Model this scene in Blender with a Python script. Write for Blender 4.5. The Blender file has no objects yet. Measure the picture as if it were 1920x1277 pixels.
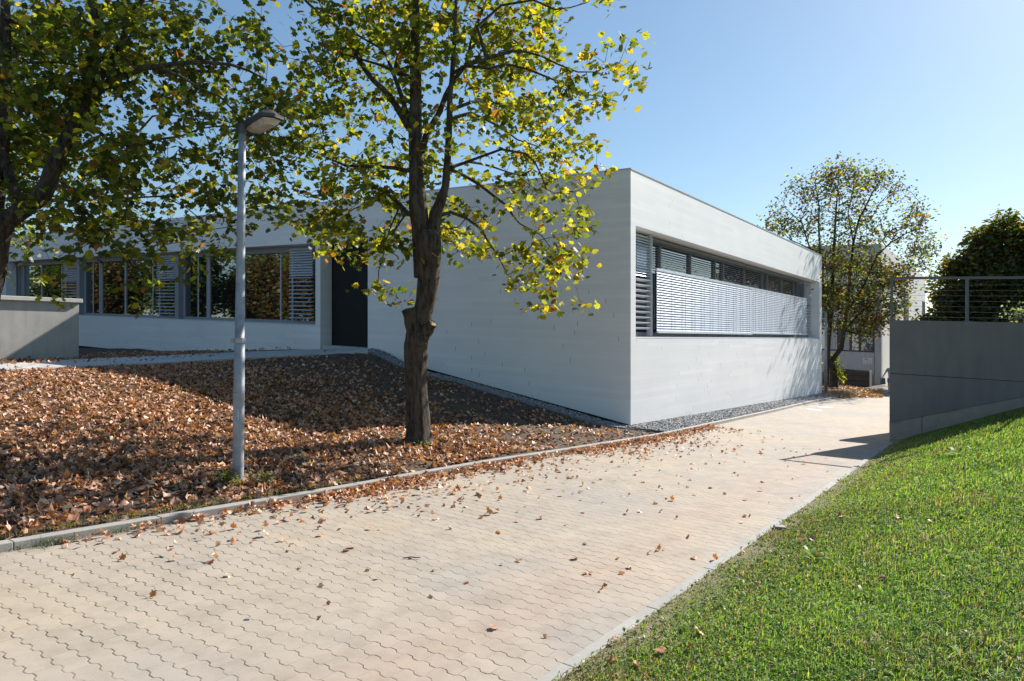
import bpy, math, random
import numpy as np
from mathutils import Vector, Matrix

random.seed(7)
rng = np.random.default_rng(11)
scn = bpy.context.scene
COL = scn.collection

# ------------------------------------------------------------------ camera, world, sun, exposure
F = 1320.0; CX = 960.0; HY = 635.5; EYE = 1.6
cam = bpy.data.cameras.new("camera"); camo = bpy.data.objects.new("camera", cam); COL.objects.link(camo)
cam.sensor_width = 36.0; cam.lens = F / 1920 * 36.0; cam.shift_y = -3.0 / 1920
cam.clip_start = 0.05; cam.clip_end = 3000
camo.location = (0, 0, EYE); camo.rotation_euler = (math.radians(90), 0, 0)
scn.camera = camo

SUN_DIR = Vector((0.737 * math.cos(math.radians(34)), 0.675 * math.cos(math.radians(34)), math.sin(math.radians(34)))).normalized()
w = bpy.data.worlds.new("World"); scn.world = w; w.use_nodes = True
nt = w.node_tree; bg = nt.nodes["Background"]
sky = nt.nodes.new("ShaderNodeTexSky"); sky.sky_type = 'NISHITA'; sky.sun_disc = False
sky.sun_elevation = math.radians(34); sky.sun_rotation = math.atan2(0.737, 0.675)
sky.altitude = 200; sky.air_density = 1.0; sky.dust_density = 0.45; sky.ozone_density = 2.0
gm = nt.nodes.new('ShaderNodeGamma'); gm.inputs[1].default_value = 0.78
hs = nt.nodes.new('ShaderNodeHueSaturation'); hs.inputs['Saturation'].default_value = 1.15
nt.links.new(sky.outputs[0], gm.inputs[0]); nt.links.new(gm.outputs[0], hs.inputs['Color']); tn = nt.nodes.new('ShaderNodeMix'); tn.data_type = 'RGBA'; tn.blend_type = 'MULTIPLY'; tn.inputs[0].default_value = 1.0; tn.inputs[7].default_value = (0.92, 1.01, 1.02, 1)
nt.links.new(hs.outputs[0], tn.inputs[6]); nt.links.new(tn.outputs[2], bg.inputs[0]); bg.inputs[1].default_value = 0.096
sl = bpy.data.lights.new("sun", 'SUN'); slo = bpy.data.objects.new("sun", sl); COL.objects.link(slo)
sl.energy = 4.9; sl.angle = math.radians(0.55); sl.color = (1.0, 0.955, 0.88)
slo.rotation_euler = (-SUN_DIR).to_track_quat('-Z', 'Y').to_euler()
slo.location = (20, 20, 30)
scn.view_settings.view_transform = 'Standard'; scn.view_settings.look = 'None'
scn.view_settings.exposure = 1.02; scn.view_settings.gamma = 1.0
scn.cycles.use_denoising = True
scn.cycles.max_bounces = 8; scn.cycles.transparent_max_bounces = 8

# ------------------------------------------------------------------ geometry helpers
U = np.array([0.5735, 0.8192]); V = np.array([-0.8192, 0.5735])   # along the path / across it to the left
SLU, SLV = -0.0295, 0.0366                                          # the site falls along the path and rises to the left
SH = 0.0385                                                        # courses of the building rise with the site
def plane(x, y): return SLU * (x * U[0] + y * U[1]) + SLV * (x * V[0] + y * V[1])
def at(px, py, Y): return ((px - CX) / F * Y, Y, EYE + (HY - py) / F * Y)
def onpath(px, py, dz=0.0):
    k = (px - CX) / F; m = (py - HY) / F
    a = plane(k, 1.0)
    Y = (EYE - dz) / (a + m)
    return (k * Y, Y, a * Y + dz)
def uv2xy(du, dv): return du * U[0] + dv * V[0], du * U[1] + dv * V[1]

def tag(o, label=None, cat=None, group=None, kind=None):
    if label: o["label"] = label
    if cat: o["category"] = cat
    if group: o["group"] = group
    if kind: o["kind"] = kind
    return o
def link(o, parent=None):
    COL.objects.link(o)
    if parent is not None: o.parent = parent
    return o
def empty(name, loc=(0, 0, 0), rz=0.0):
    o = bpy.data.objects.new(name, None); o.empty_display_size = 0.2
    COL.objects.link(o); o.location = loc; o.rotation_euler = (0, 0, rz); return o
def mesh_obj(name, verts, faces, mat, parent=None, smooth=False):
    me = bpy.data.meshes.new(name); me.from_pydata([tuple(map(float, v)) for v in verts], [], [tuple(f) for f in faces]); me.update()
    if smooth: me.polygons.foreach_set("use_smooth", [True] * len(me.polygons))
    if mat: me.materials.append(mat)
    o = bpy.data.objects.new(name, me); return link(o, parent)
def fast_mesh(name, V3, Fc, mat, parent=None, col=None, smooth=False):
    V3 = np.asarray(V3, dtype=np.float32).reshape(-1, 3); Fc = np.asarray(Fc, dtype=np.int32)
    n, k = Fc.shape
    me = bpy.data.meshes.new(name)
    me.vertices.add(len(V3)); me.vertices.foreach_set("co", V3.ravel())
    me.loops.add(n * k); me.loops.foreach_set("vertex_index", Fc.ravel())
    me.polygons.add(n); me.polygons.foreach_set("loop_start", np.arange(0, n * k, k, dtype=np.int32))
    me.polygons.foreach_set("loop_total", np.full(n, k, dtype=np.int32))
    if smooth: me.polygons.foreach_set("use_smooth", np.ones(n, dtype=bool))
    me.update(calc_edges=True)
    if col is not None:
        a = me.color_attributes.new("tint", 'FLOAT_COLOR', 'POINT')
        c = np.ones((len(V3), 4), dtype=np.float32); c[:, :3] = col
        a.data.foreach_set("color", c.ravel())
    if mat: me.materials.append(mat)
    o = bpy.data.objects.new(name, me); return link(o, parent)
class MB:
    def __init__(s): s.v = []; s.f = []
    def add(s, vs, fs):
        n = len(s.v); s.v += [tuple(v) for v in vs]; s.f += [tuple(i + n for i in f) for f in fs]
    def hexa(s, p):     # 8 points: bottom 4 (ccw), top 4
        s.add(p, [(3, 2, 1, 0), (4, 5, 6, 7), (0, 1, 5, 4), (1, 2, 6, 5), (2, 3, 7, 6), (3, 0, 4, 7)])
    def box(s, x0, x1, y0, y1, z0, z1, sh=0.0):
        z = lambda y, q: q + sh * y
        s.hexa([(x0, y0, z(y0, z0)), (x1, y0, z(y0, z0)), (x1, y1, z(y1, z0)), (x0, y1, z(y1, z0)),
                (x0, y0, z(y0, z1)), (x1, y0, z(y0, z1)), (x1, y1, z(y1, z1)), (x0, y1, z(y1, z1))])
    def tube(s, pts, rad, n=8, cap=True):
        pts = [Vector(p) for p in pts]; base = len(s.v); m = len(pts)
        prev = None
        for i, p in enumerate(pts):
            d = (pts[min(i + 1, m - 1)] - pts[max(i - 1, 0)]).normalized()
            if prev is None:
                a = Vector((1, 0, 0)) if abs(d.x) < 0.9 else Vector((0, 1, 0))
            else: a = prev
            a = (a - d * a.dot(d)).normalized(); b = d.cross(a); prev = a
            r = rad[i] if hasattr(rad, '__len__') else rad
            for k in range(n):
                t = 2 * math.pi * k / n
                s.v.append(tuple(p + a * (r * math.cos(t)) + b * (r * math.sin(t))))
        for i in range(m - 1):
            for k in range(n):
                k2 = (k + 1) % n
                s.f.append((base + i * n + k, base + i * n + k2, base + (i + 1) * n + k2, base + (i + 1) * n + k))
        if cap:
            s.f.append(tuple(base + k for k in reversed(range(n)))); s.f.append(tuple(base + (m - 1) * n + k for k in range(n)))
    def build(s, name, mat, parent=None, smooth=False, bevel=0.0):
        o = mesh_obj(name, s.v, s.f, mat, parent, smooth)
        if bevel:
            b = o.modifiers.new("bevel", 'BEVEL'); b.width = bevel; b.segments = 2; b.limit_method = 'ANGLE'
        return o

# ------------------------------------------------------------------ materials
class NT:
    def __init__(s, name):
        s.m = bpy.data.materials.new(name); s.m.use_nodes = True; s.t = s.m.node_tree
        s.p = s.t.nodes["Principled BSDF"]; s.out = s.t.nodes["Material Output"]
    def n(s, t, **kw):
        x = s.t.nodes.new(t)
        for k, v in kw.items(): setattr(x, k, v)
        return x
    def l(s, a, b): s.t.links.new(a, b)
    def math(s, op, a, b=None, c=None, clamp=False):
        x = s.n("ShaderNodeMath", operation=op, use_clamp=clamp)
        for i, q in enumerate((a, b, c)):
            if q is None: continue
            if isinstance(q, (int, float)): x.inputs[i].default_value = q
            else: s.l(q, x.inputs[i])
        return x.outputs[0]
    def pos(s): return s.n("ShaderNodeTexCoord").outputs["Object"]
    def noise(s, scale, detail=4, rough=0.55, vec=None, dim='3D'):
        x = s.n("ShaderNodeTexNoise"); x.noise_dimensions = dim
        x.inputs["Scale"].default_value = scale; x.inputs["Detail"].default_value = detail; x.inputs["Roughness"].default_value = rough
        s.l(vec if vec is not None else s.pos(), x.inputs["Vector"]); return x.outputs["Fac"]
    def ramp(s, fac, stops):
        x = s.n("ShaderNodeValToRGB"); el = x.color_ramp.elements
        while len(el) < len(stops): el.new(0.5)
        for e, (p, c) in zip(el, stops):
            e.position = p; e.color = (c[0], c[1], c[2], 1) if hasattr(c, '__len__') else (c, c, c, 1)
        s.l(fac, x.inputs[0]); return x.outputs[0]
    def mix(s, fac, a, b, mode='MIX'):
        x = s.n("ShaderNodeMix", data_type='RGBA', blend_type=mode)
        for i, q in ((0, fac), (6, a), (7, b)):
            if isinstance(q, (int, float)): x.inputs[i].default_value = q
            elif isinstance(q, tuple): x.inputs[i].default_value = (*q, 1)
            else: s.l(q, x.inputs[i])
        return x.outputs[2]
    def bump(s, h, strength=0.3, dist=0.01):
        x = s.n("ShaderNodeBump"); x.inputs["Strength"].default_value = strength; x.inputs["Distance"].default_value = dist
        s.l(h, x.inputs["Height"]); s.l(x.outputs[0], s.p.inputs["Normal"]); return x
    def base(s, c):
        if isinstance(c, tuple): s.p.inputs["Base Color"].default_value = (*c, 1)
        else: s.l(c, s.p.inputs["Base Color"])
    def rough(s, r):
        if isinstance(r, (int, float)): s.p.inputs["Roughness"].default_value = r
        else: s.l(r, s.p.inputs["Roughness"])

def simple(name, c, rough=0.6, var=0.15, scale=6.0, metal=0.0, bump=0.0, bscale=40.0, spec=0.5):
    t = NT(name); f = t.noise(scale, 5)
    lo = tuple(x * (1 - var) for x in c); hi = tuple(min(1, x * (1 + var)) for x in c)
    t.base(t.ramp(f, [(0.3, lo), (0.7, hi)])); t.rough(rough); t.p.inputs["Metallic"].default_value = metal
    t.p.inputs["Specular IOR Level"].default_value = spec
    if bump: t.bump(t.noise(bscale, 6), bump, 0.01)
    return t.m

def paving_mat():
    t = NT("paving_stone"); P = t.pos()
    def dot(vec):
        x = t.n("ShaderNodeVectorMath", operation='DOT_PRODUCT'); t.l(P, x.inputs[0]); x.inputs[1].default_value = vec; return x.outputs["Value"]
    pu = dot((U[0], U[1], 0)); pv = dot((V[0], V[1], 0))
    wob = t.math('MULTIPLY', t.math('SUBTRACT', t.noise(1.3, 2), 0.5), 0.012)
    s = t.math('SINE', t.math('MULTIPLY', pv, 2 * math.pi / 0.1125))
    s = t.math('MULTIPLY', t.math('MAXIMUM', t.math('MINIMUM', t.math('MULTIPLY', s, 1.7), 1.0), -1.0), 0.0095)
    a = t.math('DIVIDE', t.math('ADD', t.math('ADD', pu, s), wob), 0.1125)
    row = t.math('FLOOR', a); fa = t.math('FRACT', a)
    da = t.math('MULTIPLY', t.math('MINIMUM', fa, t.math('SUBTRACT', 1.0, fa)), 0.1125)
    b = t.math('ADD', t.math('DIVIDE', pv, 0.225), t.math('MULTIPLY', row, 0.5))
    fb = t.math('FRACT', b); cellb = t.math('FLOOR', b)
    db = t.math('MULTIPLY', t.math('MINIMUM', fb, t.math('SUBTRACT', 1.0, fb)), 0.225)
    ja = t.math('SUBTRACT', 1.0, t.math('DIVIDE', t.math('SUBTRACT', da, 0.0022), 0.0045), clamp=True)
    jb = t.math('MULTIPLY', t.math('SUBTRACT', 1.0, t.math('DIVIDE', t.math('SUBTRACT', db, 0.0004), 0.0020), clamp=True), 0.55)
    sand = t.ramp(t.noise(0.55, 4, 0.6), [(0.36, 0.42), (0.60, 1.0)])
    sand2 = t.ramp(t.noise(17, 3, 0.6), [(0.36, 0.15), (0.58, 1.0)])
    j = t.math('MULTIPLY', t.math('MULTIPLY', t.math('MAXIMUM', ja, jb), sand), sand2)
    cv = t.n("ShaderNodeCombineXYZ"); t.l(row, cv.inputs[0]); t.l(cellb, cv.inputs[1])
    wn = t.n("ShaderNodeTexWhiteNoise"); t.l(cv.outputs[0], wn.inputs["Vector"])
    c0 = t.mix(t.ramp(t.noise(0.38, 5, 0.6), [(0.38, 0.0), (0.62, 1.0)]), (0.378, 0.315, 0.242), (0.312, 0.278, 0.246))
    # reddish strip washed along the lawn kerb
    e = t.math('ADD', pv, t.math('MULTIPLY', t.math('SUBTRACT', t.noise(0.9, 3), 0.5), 0.7))
    red = t.math('SUBTRACT', 1.0, t.math('DIVIDE', t.math('ABSOLUTE', t.math('SUBTRACT', e, 2.35)), 0.55), clamp=True)
    c0 = t.mix(t.math('MULTIPLY', red, 0.55), c0, (0.37, 0.275, 0.21))
    dirt = t.ramp(t.noise(4.5, 6, 0.7), [(0.30, 0.80), (0.55, 1.0), (0.8, 1.07)])
    c1 = t.mix(1.0, c0, dirt, 'MULTIPLY')
    c1 = t.mix(1.0, c1, t.ramp(wn.outputs["Value"], [(0.0, 0.965), (0.9, 1.015), (1.0, 1.06)]), 'MULTIPLY')
    grain = t.ramp(t.noise(420, 2, 0.7), [(0.25, 0.80), (0.75, 1.14)])
    c1 = t.mix(0.8, c1, grain, 'MULTIPLY')
    c2 = t.mix(t.math('MULTIPLY', j, 0.96), c1, (0.060, 0.048, 0.038))
    t.base(c2); t.rough(0.82); t.p.inputs["Specular IOR Level"].default_value = 0.3
    h = t.math('ADD', t.math('MULTIPLY', j, -1.0), t.math('MULTIPLY', t.noise(160, 4), 0.22))
    h = t.math('ADD', h, t.math('MULTIPLY', wn.outputs["Value"], 0.12))
    t.bump(h, 0.55, 0.006); return t.m

def cladding_mat():
    t = NT("pale_cladding_boards"); P = t.pos()
    sp = t.n("ShaderNodeSeparateXYZ"); t.l(P, sp.inputs[0]); s_, t_, z_ = sp.outputs
    zz = t.math('SUBTRACT', z_, t.math('MULTIPLY', t_, SH))
    al = t.math('ADD', s_, t_)
    r = t.math('DIVIDE', zz, 0.096); row = t.math('FLOOR', r); fr = t.math('FRACT', r)
    w1 = t.n("ShaderNodeTexWhiteNoise", noise_dimensions='1D'); t.l(row, w1.inputs["W"])
    b = t.math('ADD', t.math('DIVIDE', al, 2.25), t.math('MULTIPLY', w1.outputs["Value"], 9.0))
    cell = t.math('FLOOR', b); fb = t.math('FRACT', b)
    cv = t.n("ShaderNodeCombineXYZ"); t.l(row, cv.inputs[0]); t.l(cell, cv.inputs[1])
    w2 = t.n("ShaderNodeTexWhiteNoise"); t.l(cv.outputs[0], w2.inputs["Vector"])
    cv3 = t.n("ShaderNodeCombineXYZ"); t.l(row, cv3.inputs[0]); t.l(cell, cv3.inputs[1]); cv3.inputs[2].default_value = 7.3
    w3 = t.n("ShaderNodeTexWhiteNoise"); t.l(cv3.outputs[0], w3.inputs["Vector"])
    tone = t.ramp(w2.outputs["Value"], [(0.0, (0.735, 0.735, 0.74)), (0.6, (0.765, 0.765, 0.765)), (1.0, (0.795, 0.795, 0.79))])
    fade = t.ramp(t.noise(0.7, 5, 0.6), [(0.3, 0.95), (0.7, 1.03)])
    tone = t.mix(1.0, tone, fade, 'MULTIPLY')
    seam = t.math('MULTIPLY', t.math('LESS_THAN', fr, 0.035), 0.10)
    tick = t.math('MULTIPLY', t.math('LESS_THAN', fb, 0.0042), t.math('GREATER_THAN', w3.outputs["Value"], 0.42))
    tick = t.math('MULTIPLY', tick, t.math('GREATER_THAN', t.noise(0.33, 1), 0.47))
    j = t.math('MAXIMUM', seam, t.math('MULTIPLY', tick, 0.85))
    t.base(t.mix(j, tone, (0.06, 0.06, 0.065))); t.rough(0.6); t.p.inputs["Specular IOR Level"].default_value = 0.6
    t.bump(t.math('ADD', t.math('MULTIPLY', t.math('GREATER_THAN', fr, 0.035), 0.2), t.math('MULTIPLY', w2.outputs["Value"], 0.25)), 0.12, 0.004)
    return t.m

def leaf_mat(name, trans=0.5, gloss=0.08, rough=0.42, var=0.25):
    m = bpy.data.materials.new(name); m.use_nodes = True; t = m.node_tree; t.nodes.clear()
    out = t.nodes.new("ShaderNodeOutputMaterial"); at_ = t.nodes.new("ShaderNodeAttribute"); at_.attribute_name = "tint"
    tc = t.nodes.new("ShaderNodeTexCoord"); nz = t.nodes.new("ShaderNodeTexNoise"); nz.inputs["Scale"].default_value = 35
    t.links.new(tc.outputs["Object"], nz.inputs["Vector"])
    mr = t.nodes.new("ShaderNodeMapRange"); mr.inputs["From Min"].default_value = 0.3; mr.inputs["From Max"].default_value = 0.7
    mr.inputs["To Min"].default_value = 1 - var; mr.inputs["To Max"].default_value = 1 + var; t.links.new(nz.outputs["Fac"], mr.inputs["Value"])
    mx = t.nodes.new("ShaderNodeVectorMath"); mx.operation = 'SCALE'; t.links.new(at_.outputs["Color"], mx.inputs[0]); t.links.new(mr.outputs[0], mx.inputs["Scale"])
    d = t.nodes.new("ShaderNodeBsdfDiffuse"); tr = t.nodes.new("ShaderNodeBsdfTranslucent"); g = t.nodes.new("ShaderNodeBsdfGlossy")
    g.inputs["Roughness"].default_value = rough; g.inputs["Color"].default_value = (0.9, 0.9, 0.9, 1)
    t.links.new(mx.outputs[0], d.inputs["Color"])
    mt = t.nodes.new("ShaderNodeVectorMath"); mt.operation = 'MULTIPLY'; mt.inputs[1].default_value = (1.65, 1.5, 0.7)
    t.links.new(mx.outputs[0], mt.inputs[0]); t.links.new(mt.outputs[0], tr.inputs["Color"])
    a = t.nodes.new("ShaderNodeMixShader"); a.inputs[0].default_value = trans; t.links.new(d.outputs[0], a.inputs[1]); t.links.new(tr.outputs[0], a.inputs[2])
    b = t.nodes.new("ShaderNodeMixShader"); b.inputs[0].default_value = gloss; t.links.new(a.outputs[0], b.inputs[1]); t.links.new(g.outputs[0], b.inputs[2])
    t.links.new(b.outputs[0], out.inputs[0]); return m

def glass_mat(name, dark=(0.010, 0.012, 0.014), lo=0.26, hi=0.95):
    m = bpy.data.materials.new(name); m.use_nodes = True; t = m.node_tree; t.nodes.clear()
    out = t.nodes.new("ShaderNodeOutputMaterial"); d = t.nodes.new("ShaderNodeBsdfDiffuse"); d.inputs[0].default_value = (*dark, 1)
    g = t.nodes.new("ShaderNodeBsdfGlossy"); g.inputs["Roughness"].default_value = 0.018; g.inputs[0].default_value = (0.93, 0.96, 0.97, 1)
    lw = t.nodes.new("ShaderNodeLayerWeight"); lw.inputs[0].default_value = 0.35
    mr = t.nodes.new("ShaderNodeMapRange"); mr.inputs["To Min"].default_value = lo; mr.inputs["To Max"].default_value = hi
    t.links.new(lw.outputs["Fresnel"], mr.inputs["Value"])
    tc = t.nodes.new("ShaderNodeTexCoord"); nz = t.nodes.new("ShaderNodeTexNoise"); nz.inputs["Scale"].default_value = 0.8
    bp = t.nodes.new("ShaderNodeBump"); bp.inputs["Strength"].default_value = 0.02; bp.inputs["Distance"].default_value = 0.02
    t.links.new(tc.outputs["Object"], nz.inputs["Vector"]); t.links.new(nz.outputs["Fac"], bp.inputs["Height"]); t.links.new(bp.outputs[0], g.inputs["Normal"])
    x = t.nodes.new("ShaderNodeMixShader"); t.links.new(mr.outputs[0], x.inputs[0]); t.links.new(d.outputs[0], x.inputs[1]); t.links.new(g.outputs[0], x.inputs[2])
    t.links.new(x.outputs[0], out.inputs[0]); return m

def bark_mat(name, c0, c1, scale=16, bump=0.9):
    t = NT(name)
    mp = t.n("ShaderNodeMapping"); mp.inputs["Scale"].default_value = (1, 1, 0.22); t.l(t.pos(), mp.inputs[0])
    f = t.noise(scale, 8, 0.7, mp.outputs[0]); g = t.noise(scale * 2.6, 6, 0.7, mp.outputs[0]); h = t.noise(2.6, 5, 0.65)
    c = t.ramp(f, [(0.34, c0), (0.6, c1)]); lich = t.ramp(h, [(0.55, 0.0), (0.72, 0.55)])
    c = t.mix(lich, c, (0.105, 0.10, 0.08)); t.base(c); t.rough(0.9); t.p.inputs["Specular IOR Level"].default_value = 0.2
    t.bump(t.math('ADD', f, t.math('MULTIPLY', g, 0.5)), bump, 0.03); return t.m

def soil_mat():
    t = NT("soil"); f = t.noise(3.2, 8, 0.7); g = t.noise(30, 6, 0.75)
    c = t.ramp(f, [(0.3, (0.060, 0.038, 0.025)), (0.7, (0.125, 0.082, 0.052))]); c = t.mix(1.0, c, t.ramp(g, [(0.3, 0.6), (0.7, 1.3)]), 'MULTIPLY')
    t.base(c); t.rough(0.95); t.bump(t.math('ADD', t.math('MULTIPLY', f, 2.0), g), 0.9, 0.03); return t.m

def lawn_mat():
    t = NT("turf"); f = t.noise(2.0, 6, 0.65); g = t.noise(60, 5, 0.75)
    pu = t.n("ShaderNodeVectorMath", operation='DOT_PRODUCT'); t.l(t.pos(), pu.inputs[0]); pu.inputs[1].default_value = (V[0], V[1], 0)
    e = t.math('SUBTRACT', 1.78, pu.outputs["Value"])
    edge = t.math('SUBTRACT', 1.0, t.math('DIVIDE', t.math('ADD', e, t.math('MULTIPLY', t.math('SUBTRACT', f, 0.5), 1.1)), 0.30), clamp=True)
    c = t.ramp(f, [(0.3, (0.075, 0.115, 0.022)), (0.7, (0.125, 0.165, 0.038))])
    c = t.mix(edge, c, (0.24, 0.185, 0.125)); c = t.mix(1.0, c, t.ramp(g, [(0.3, 0.6), (0.7, 1.35)]), 'MULTIPLY')
    t.base(c); t.rough(0.95); t.bump(g, 0.8, 0.02); return t.m

def concrete_mat(name, c, var=0.14, sc=1.4):
    t = NT(name); f = t.noise(sc, 7, 0.65); g = t.noise(70, 4, 0.7)
    mp = t.n("ShaderNodeMapping"); mp.inputs["Scale"].default_value = (3, 3, 0.5); t.l(t.pos(), mp.inputs[0]); st = t.noise(2.2, 4, 0.6, mp.outputs[0])
    lo = tuple(x * (1 - var) for x in c); hi = tuple(x * (1 + var) for x in c)
    cc = t.ramp(f, [(0.3, lo), (0.7, hi)]); cc = t.mix(1.0, cc, t.ramp(g, [(0.3, 0.9), (0.7, 1.07)]), 'MULTIPLY')
    cc = t.mix(1.0, cc, t.ramp(st, [(0.3, 0.88), (0.6, 1.03)]), 'MULTIPLY')
    t.base(cc); t.rough(0.85); t.bump(g, 0.25, 0.005); return t.m

M = {}
M['paving'] = paving_mat(); M['clad'] = cladding_mat(); M['soil'] = soil_mat(); M['lawn'] = lawn_mat()
M['leaf'] = leaf_mat("maple_leaf", 0.60, 0.03, 0.5); M['dry'] = leaf_mat("dry_leaf", 0.18, 0.05, 0.5, 0.3); M['grass'] = leaf_mat("grass_blade", 0.45, 0.035, 0.5)
M['glass'] = glass_mat("window_glass"); M['glass_far'] = glass_mat("far_window_glass", (0.02, 0.02, 0.022), 0.10, 0.6)
M['bark'] = bark_mat("maple_bark", (0.012, 0.010, 0.008), (0.105, 0.083, 0.064), 22, 1.0)
M['bark_far'] = bark_mat("far_bark", (0.02, 0.017, 0.013), (0.07, 0.058, 0.045))
M['kerb'] = concrete_mat("kerb_concrete", (0.30, 0.285, 0.262)); M['conc'] = concrete_mat("wall_concrete", (0.40, 0.38, 0.35))
M['coping'] = concrete_mat("coping_concrete", (0.50, 0.48, 0.44)); M['slab'] = concrete_mat("slab_concrete", (0.46, 0.45, 0.43))
M['conc_dark'] = concrete_mat("plinth_concrete", (0.30, 0.27, 0.225), 0.2, 3.0)
M['panel'] = concrete_mat("grey_panel", (0.182, 0.170, 0.165), 0.07, 0.9)
M['steel'] = simple("dark_painted_steel", (0.105, 0.108, 0.118), 0.45, 0.08, 3)
M['wire'] = simple("steel_wire", (0.28, 0.28, 0.28), 0.4, 0.05, 3, 0.6)
M['galv'] = simple("galvanised_steel", (0.29, 0.305, 0.34), 0.58, 0.25, 9, 0.3, 0.1, 30)
M['alu'] = simple("blind_aluminium", (0.64, 0.68, 0.75), 0.38, 0.03, 3, 0.35)
M['frame'] = simple("window_frame_paint", (0.24, 0.25, 0.27), 0.45, 0.06, 3)
M['frame_dark'] = simple("dark_frame", (0.03, 0.032, 0.036), 0.5, 0.1, 3)
M['frame_light'] = simple("pale_frame", (0.40, 0.42, 0.46), 0.4, 0.05, 3)
M['door'] = simple("dark_door", (0.018, 0.018, 0.019), 0.7, 0.1, 2, spec=0.2)
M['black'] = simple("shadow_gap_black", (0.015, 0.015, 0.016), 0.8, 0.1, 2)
M['roof'] = simple("roof_felt", (0.10, 0.10, 0.10), 0.9, 0.2, 1)
M['sill'] = simple("sill_metal", (0.52, 0.54, 0.57), 0.4, 0.03, 3, 0.2)
M['lamp'] = simple("lamp_housing", (0.045, 0.047, 0.055), 0.55, 0.3, 14)
M['lens'] = simple("lamp_lens", (0.42, 0.40, 0.37), 0.25, 0.25, 12)
M['stone'] = leaf_mat("gravel_stone", 0.0, 0.02, 0.6, 0.15)
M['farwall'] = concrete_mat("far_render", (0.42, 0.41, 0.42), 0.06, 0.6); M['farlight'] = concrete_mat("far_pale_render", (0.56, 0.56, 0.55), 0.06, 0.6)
M['blindfar'] = simple("room_blind", (0.36, 0.37, 0.36), 0.7, 0.06, 3)
M['wood_dark'] = simple("dark_boards", (0.045, 0.038, 0.033), 0.8, 0.35, 9, 0, 0.4, 18)
M['cutwood'] = simple("cut_wood", (0.26, 0.17, 0.10), 0.8, 0.3, 16, 0, 0.4, 40)
M['white'] = simple("matt_white", (0.62, 0.60, 0.57), 0.7, 0.1, 9); M['ink'] = simple("dark_ink", (0.05, 0.05, 0.06), 0.7, 0.1, 3)

# ------------------------------------------------------------------ leaf batches
def colmix(n, pal, wts):
    idx = rng.choice(len(pal), size=n, p=np.array(wts) / sum(wts)); c = np.array(pal)[idx]
    return c * (0.75 + 0.5 * rng.random((n, 1)))
A_ = [90, 68, 45, 22, 0, -35, -80, -100, -145, 180, 158, 135, 112]; R_ = [1.0, .70, .98, .62, .84, .66, .42, .42, .66, .84, .62, .98, .70]
MAPLE = np.array([(0, 0.05, 0)] + [(r * math.cos(math.radians(a)) * .62, r * math.sin(math.radians(a)) * .62 + .12, 0) for a, r in zip(A_, R_)])
MAPLE[:, 2] = 0.16 * np.abs(MAPLE[:, 0]) - 0.35 * (MAPLE[:, 0] ** 2 + MAPLE[:, 1] ** 2) + 0.02
MAPLE_F = np.array([(0, i, i % 13 + 1) for i in range(1, 14)])
SCRAP = np.array([(0, 0, .03), (.5, .02, .10), (.22, .30, .0), (.05, .62, .10), (-.26, .26, .0), (-.48, -.05, .09), (-.2, -.36, .0), (.2, -.42, .05)]); SCRAP_F = np.array([(0, i, i % 7 + 1) for i in range(1, 8)])
DIAM = np.array([(0, -.5, 0), (.32, 0, .06), (0, .55, -.05), (-.32, 0, .06)]); DIAM_F = np.array([(0, 1, 2), (0, 2, 3)])
def leaves(name, pos, size, col, mat, parent=None, shape='maple', tilt=0.55, down=0.45, curl=0.0, petiole=False):
    n = len(pos); pos = np.asarray(pos)
    T, FF = {'maple': (MAPLE, MAPLE_F), 'diam': (DIAM, DIAM_F), 'scrap': (SCRAP, SCRAP_F)}[shape]
    nor = np.stack([rng.normal(0, tilt, n), rng.normal(0, tilt, n), np.ones(n)], 1); nor /= np.linalg.norm(nor, axis=1, keepdims=True)
    az = rng.random(n) * 2 * math.pi
    y = np.stack([np.cos(az), np.sin(az), -down * rng.random(n) * 2], 1)
    y -= nor * np.sum(y * nor, 1, keepdims=True); y /= np.linalg.norm(y, axis=1, keepdims=True); x = np.cross(y, nor)
    L = np.repeat(T[None], n, 0).copy()
    if curl:
        k = curl * (0.3 + rng.random((n, 1)) * 1.4) * np.where(rng.random((n, 1)) < .7, 1, -1)
        ax = rng.random((n, 1)) * math.pi; q = L[:, :, 0] * np.cos(ax) + L[:, :, 1] * np.sin(ax)
        L[:, :, 2] += k * q * q; L[:, :, 0] *= 1 - 0.25 * np.abs(k) * rng.random((n, 1)); L[:, :, 2] += rng.normal(0, .06 * curl, L[:, :, 2].shape)
    L *= np.asarray(size).reshape(-1, 1, 1)
    W = pos[:, None, :] + L[:, :, 0:1] * x[:, None, :] + L[:, :, 1:2] * y[:, None, :] + L[:, :, 2:3] * nor[:, None, :]
    m = T.shape[0]; Fc = (np.arange(n)[:, None, None] * m + FF[None]).reshape(-1, 3)
    return fast_mesh(name, W.reshape(-1, 3), Fc, mat, parent, np.repeat(col, m, 0))

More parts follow.
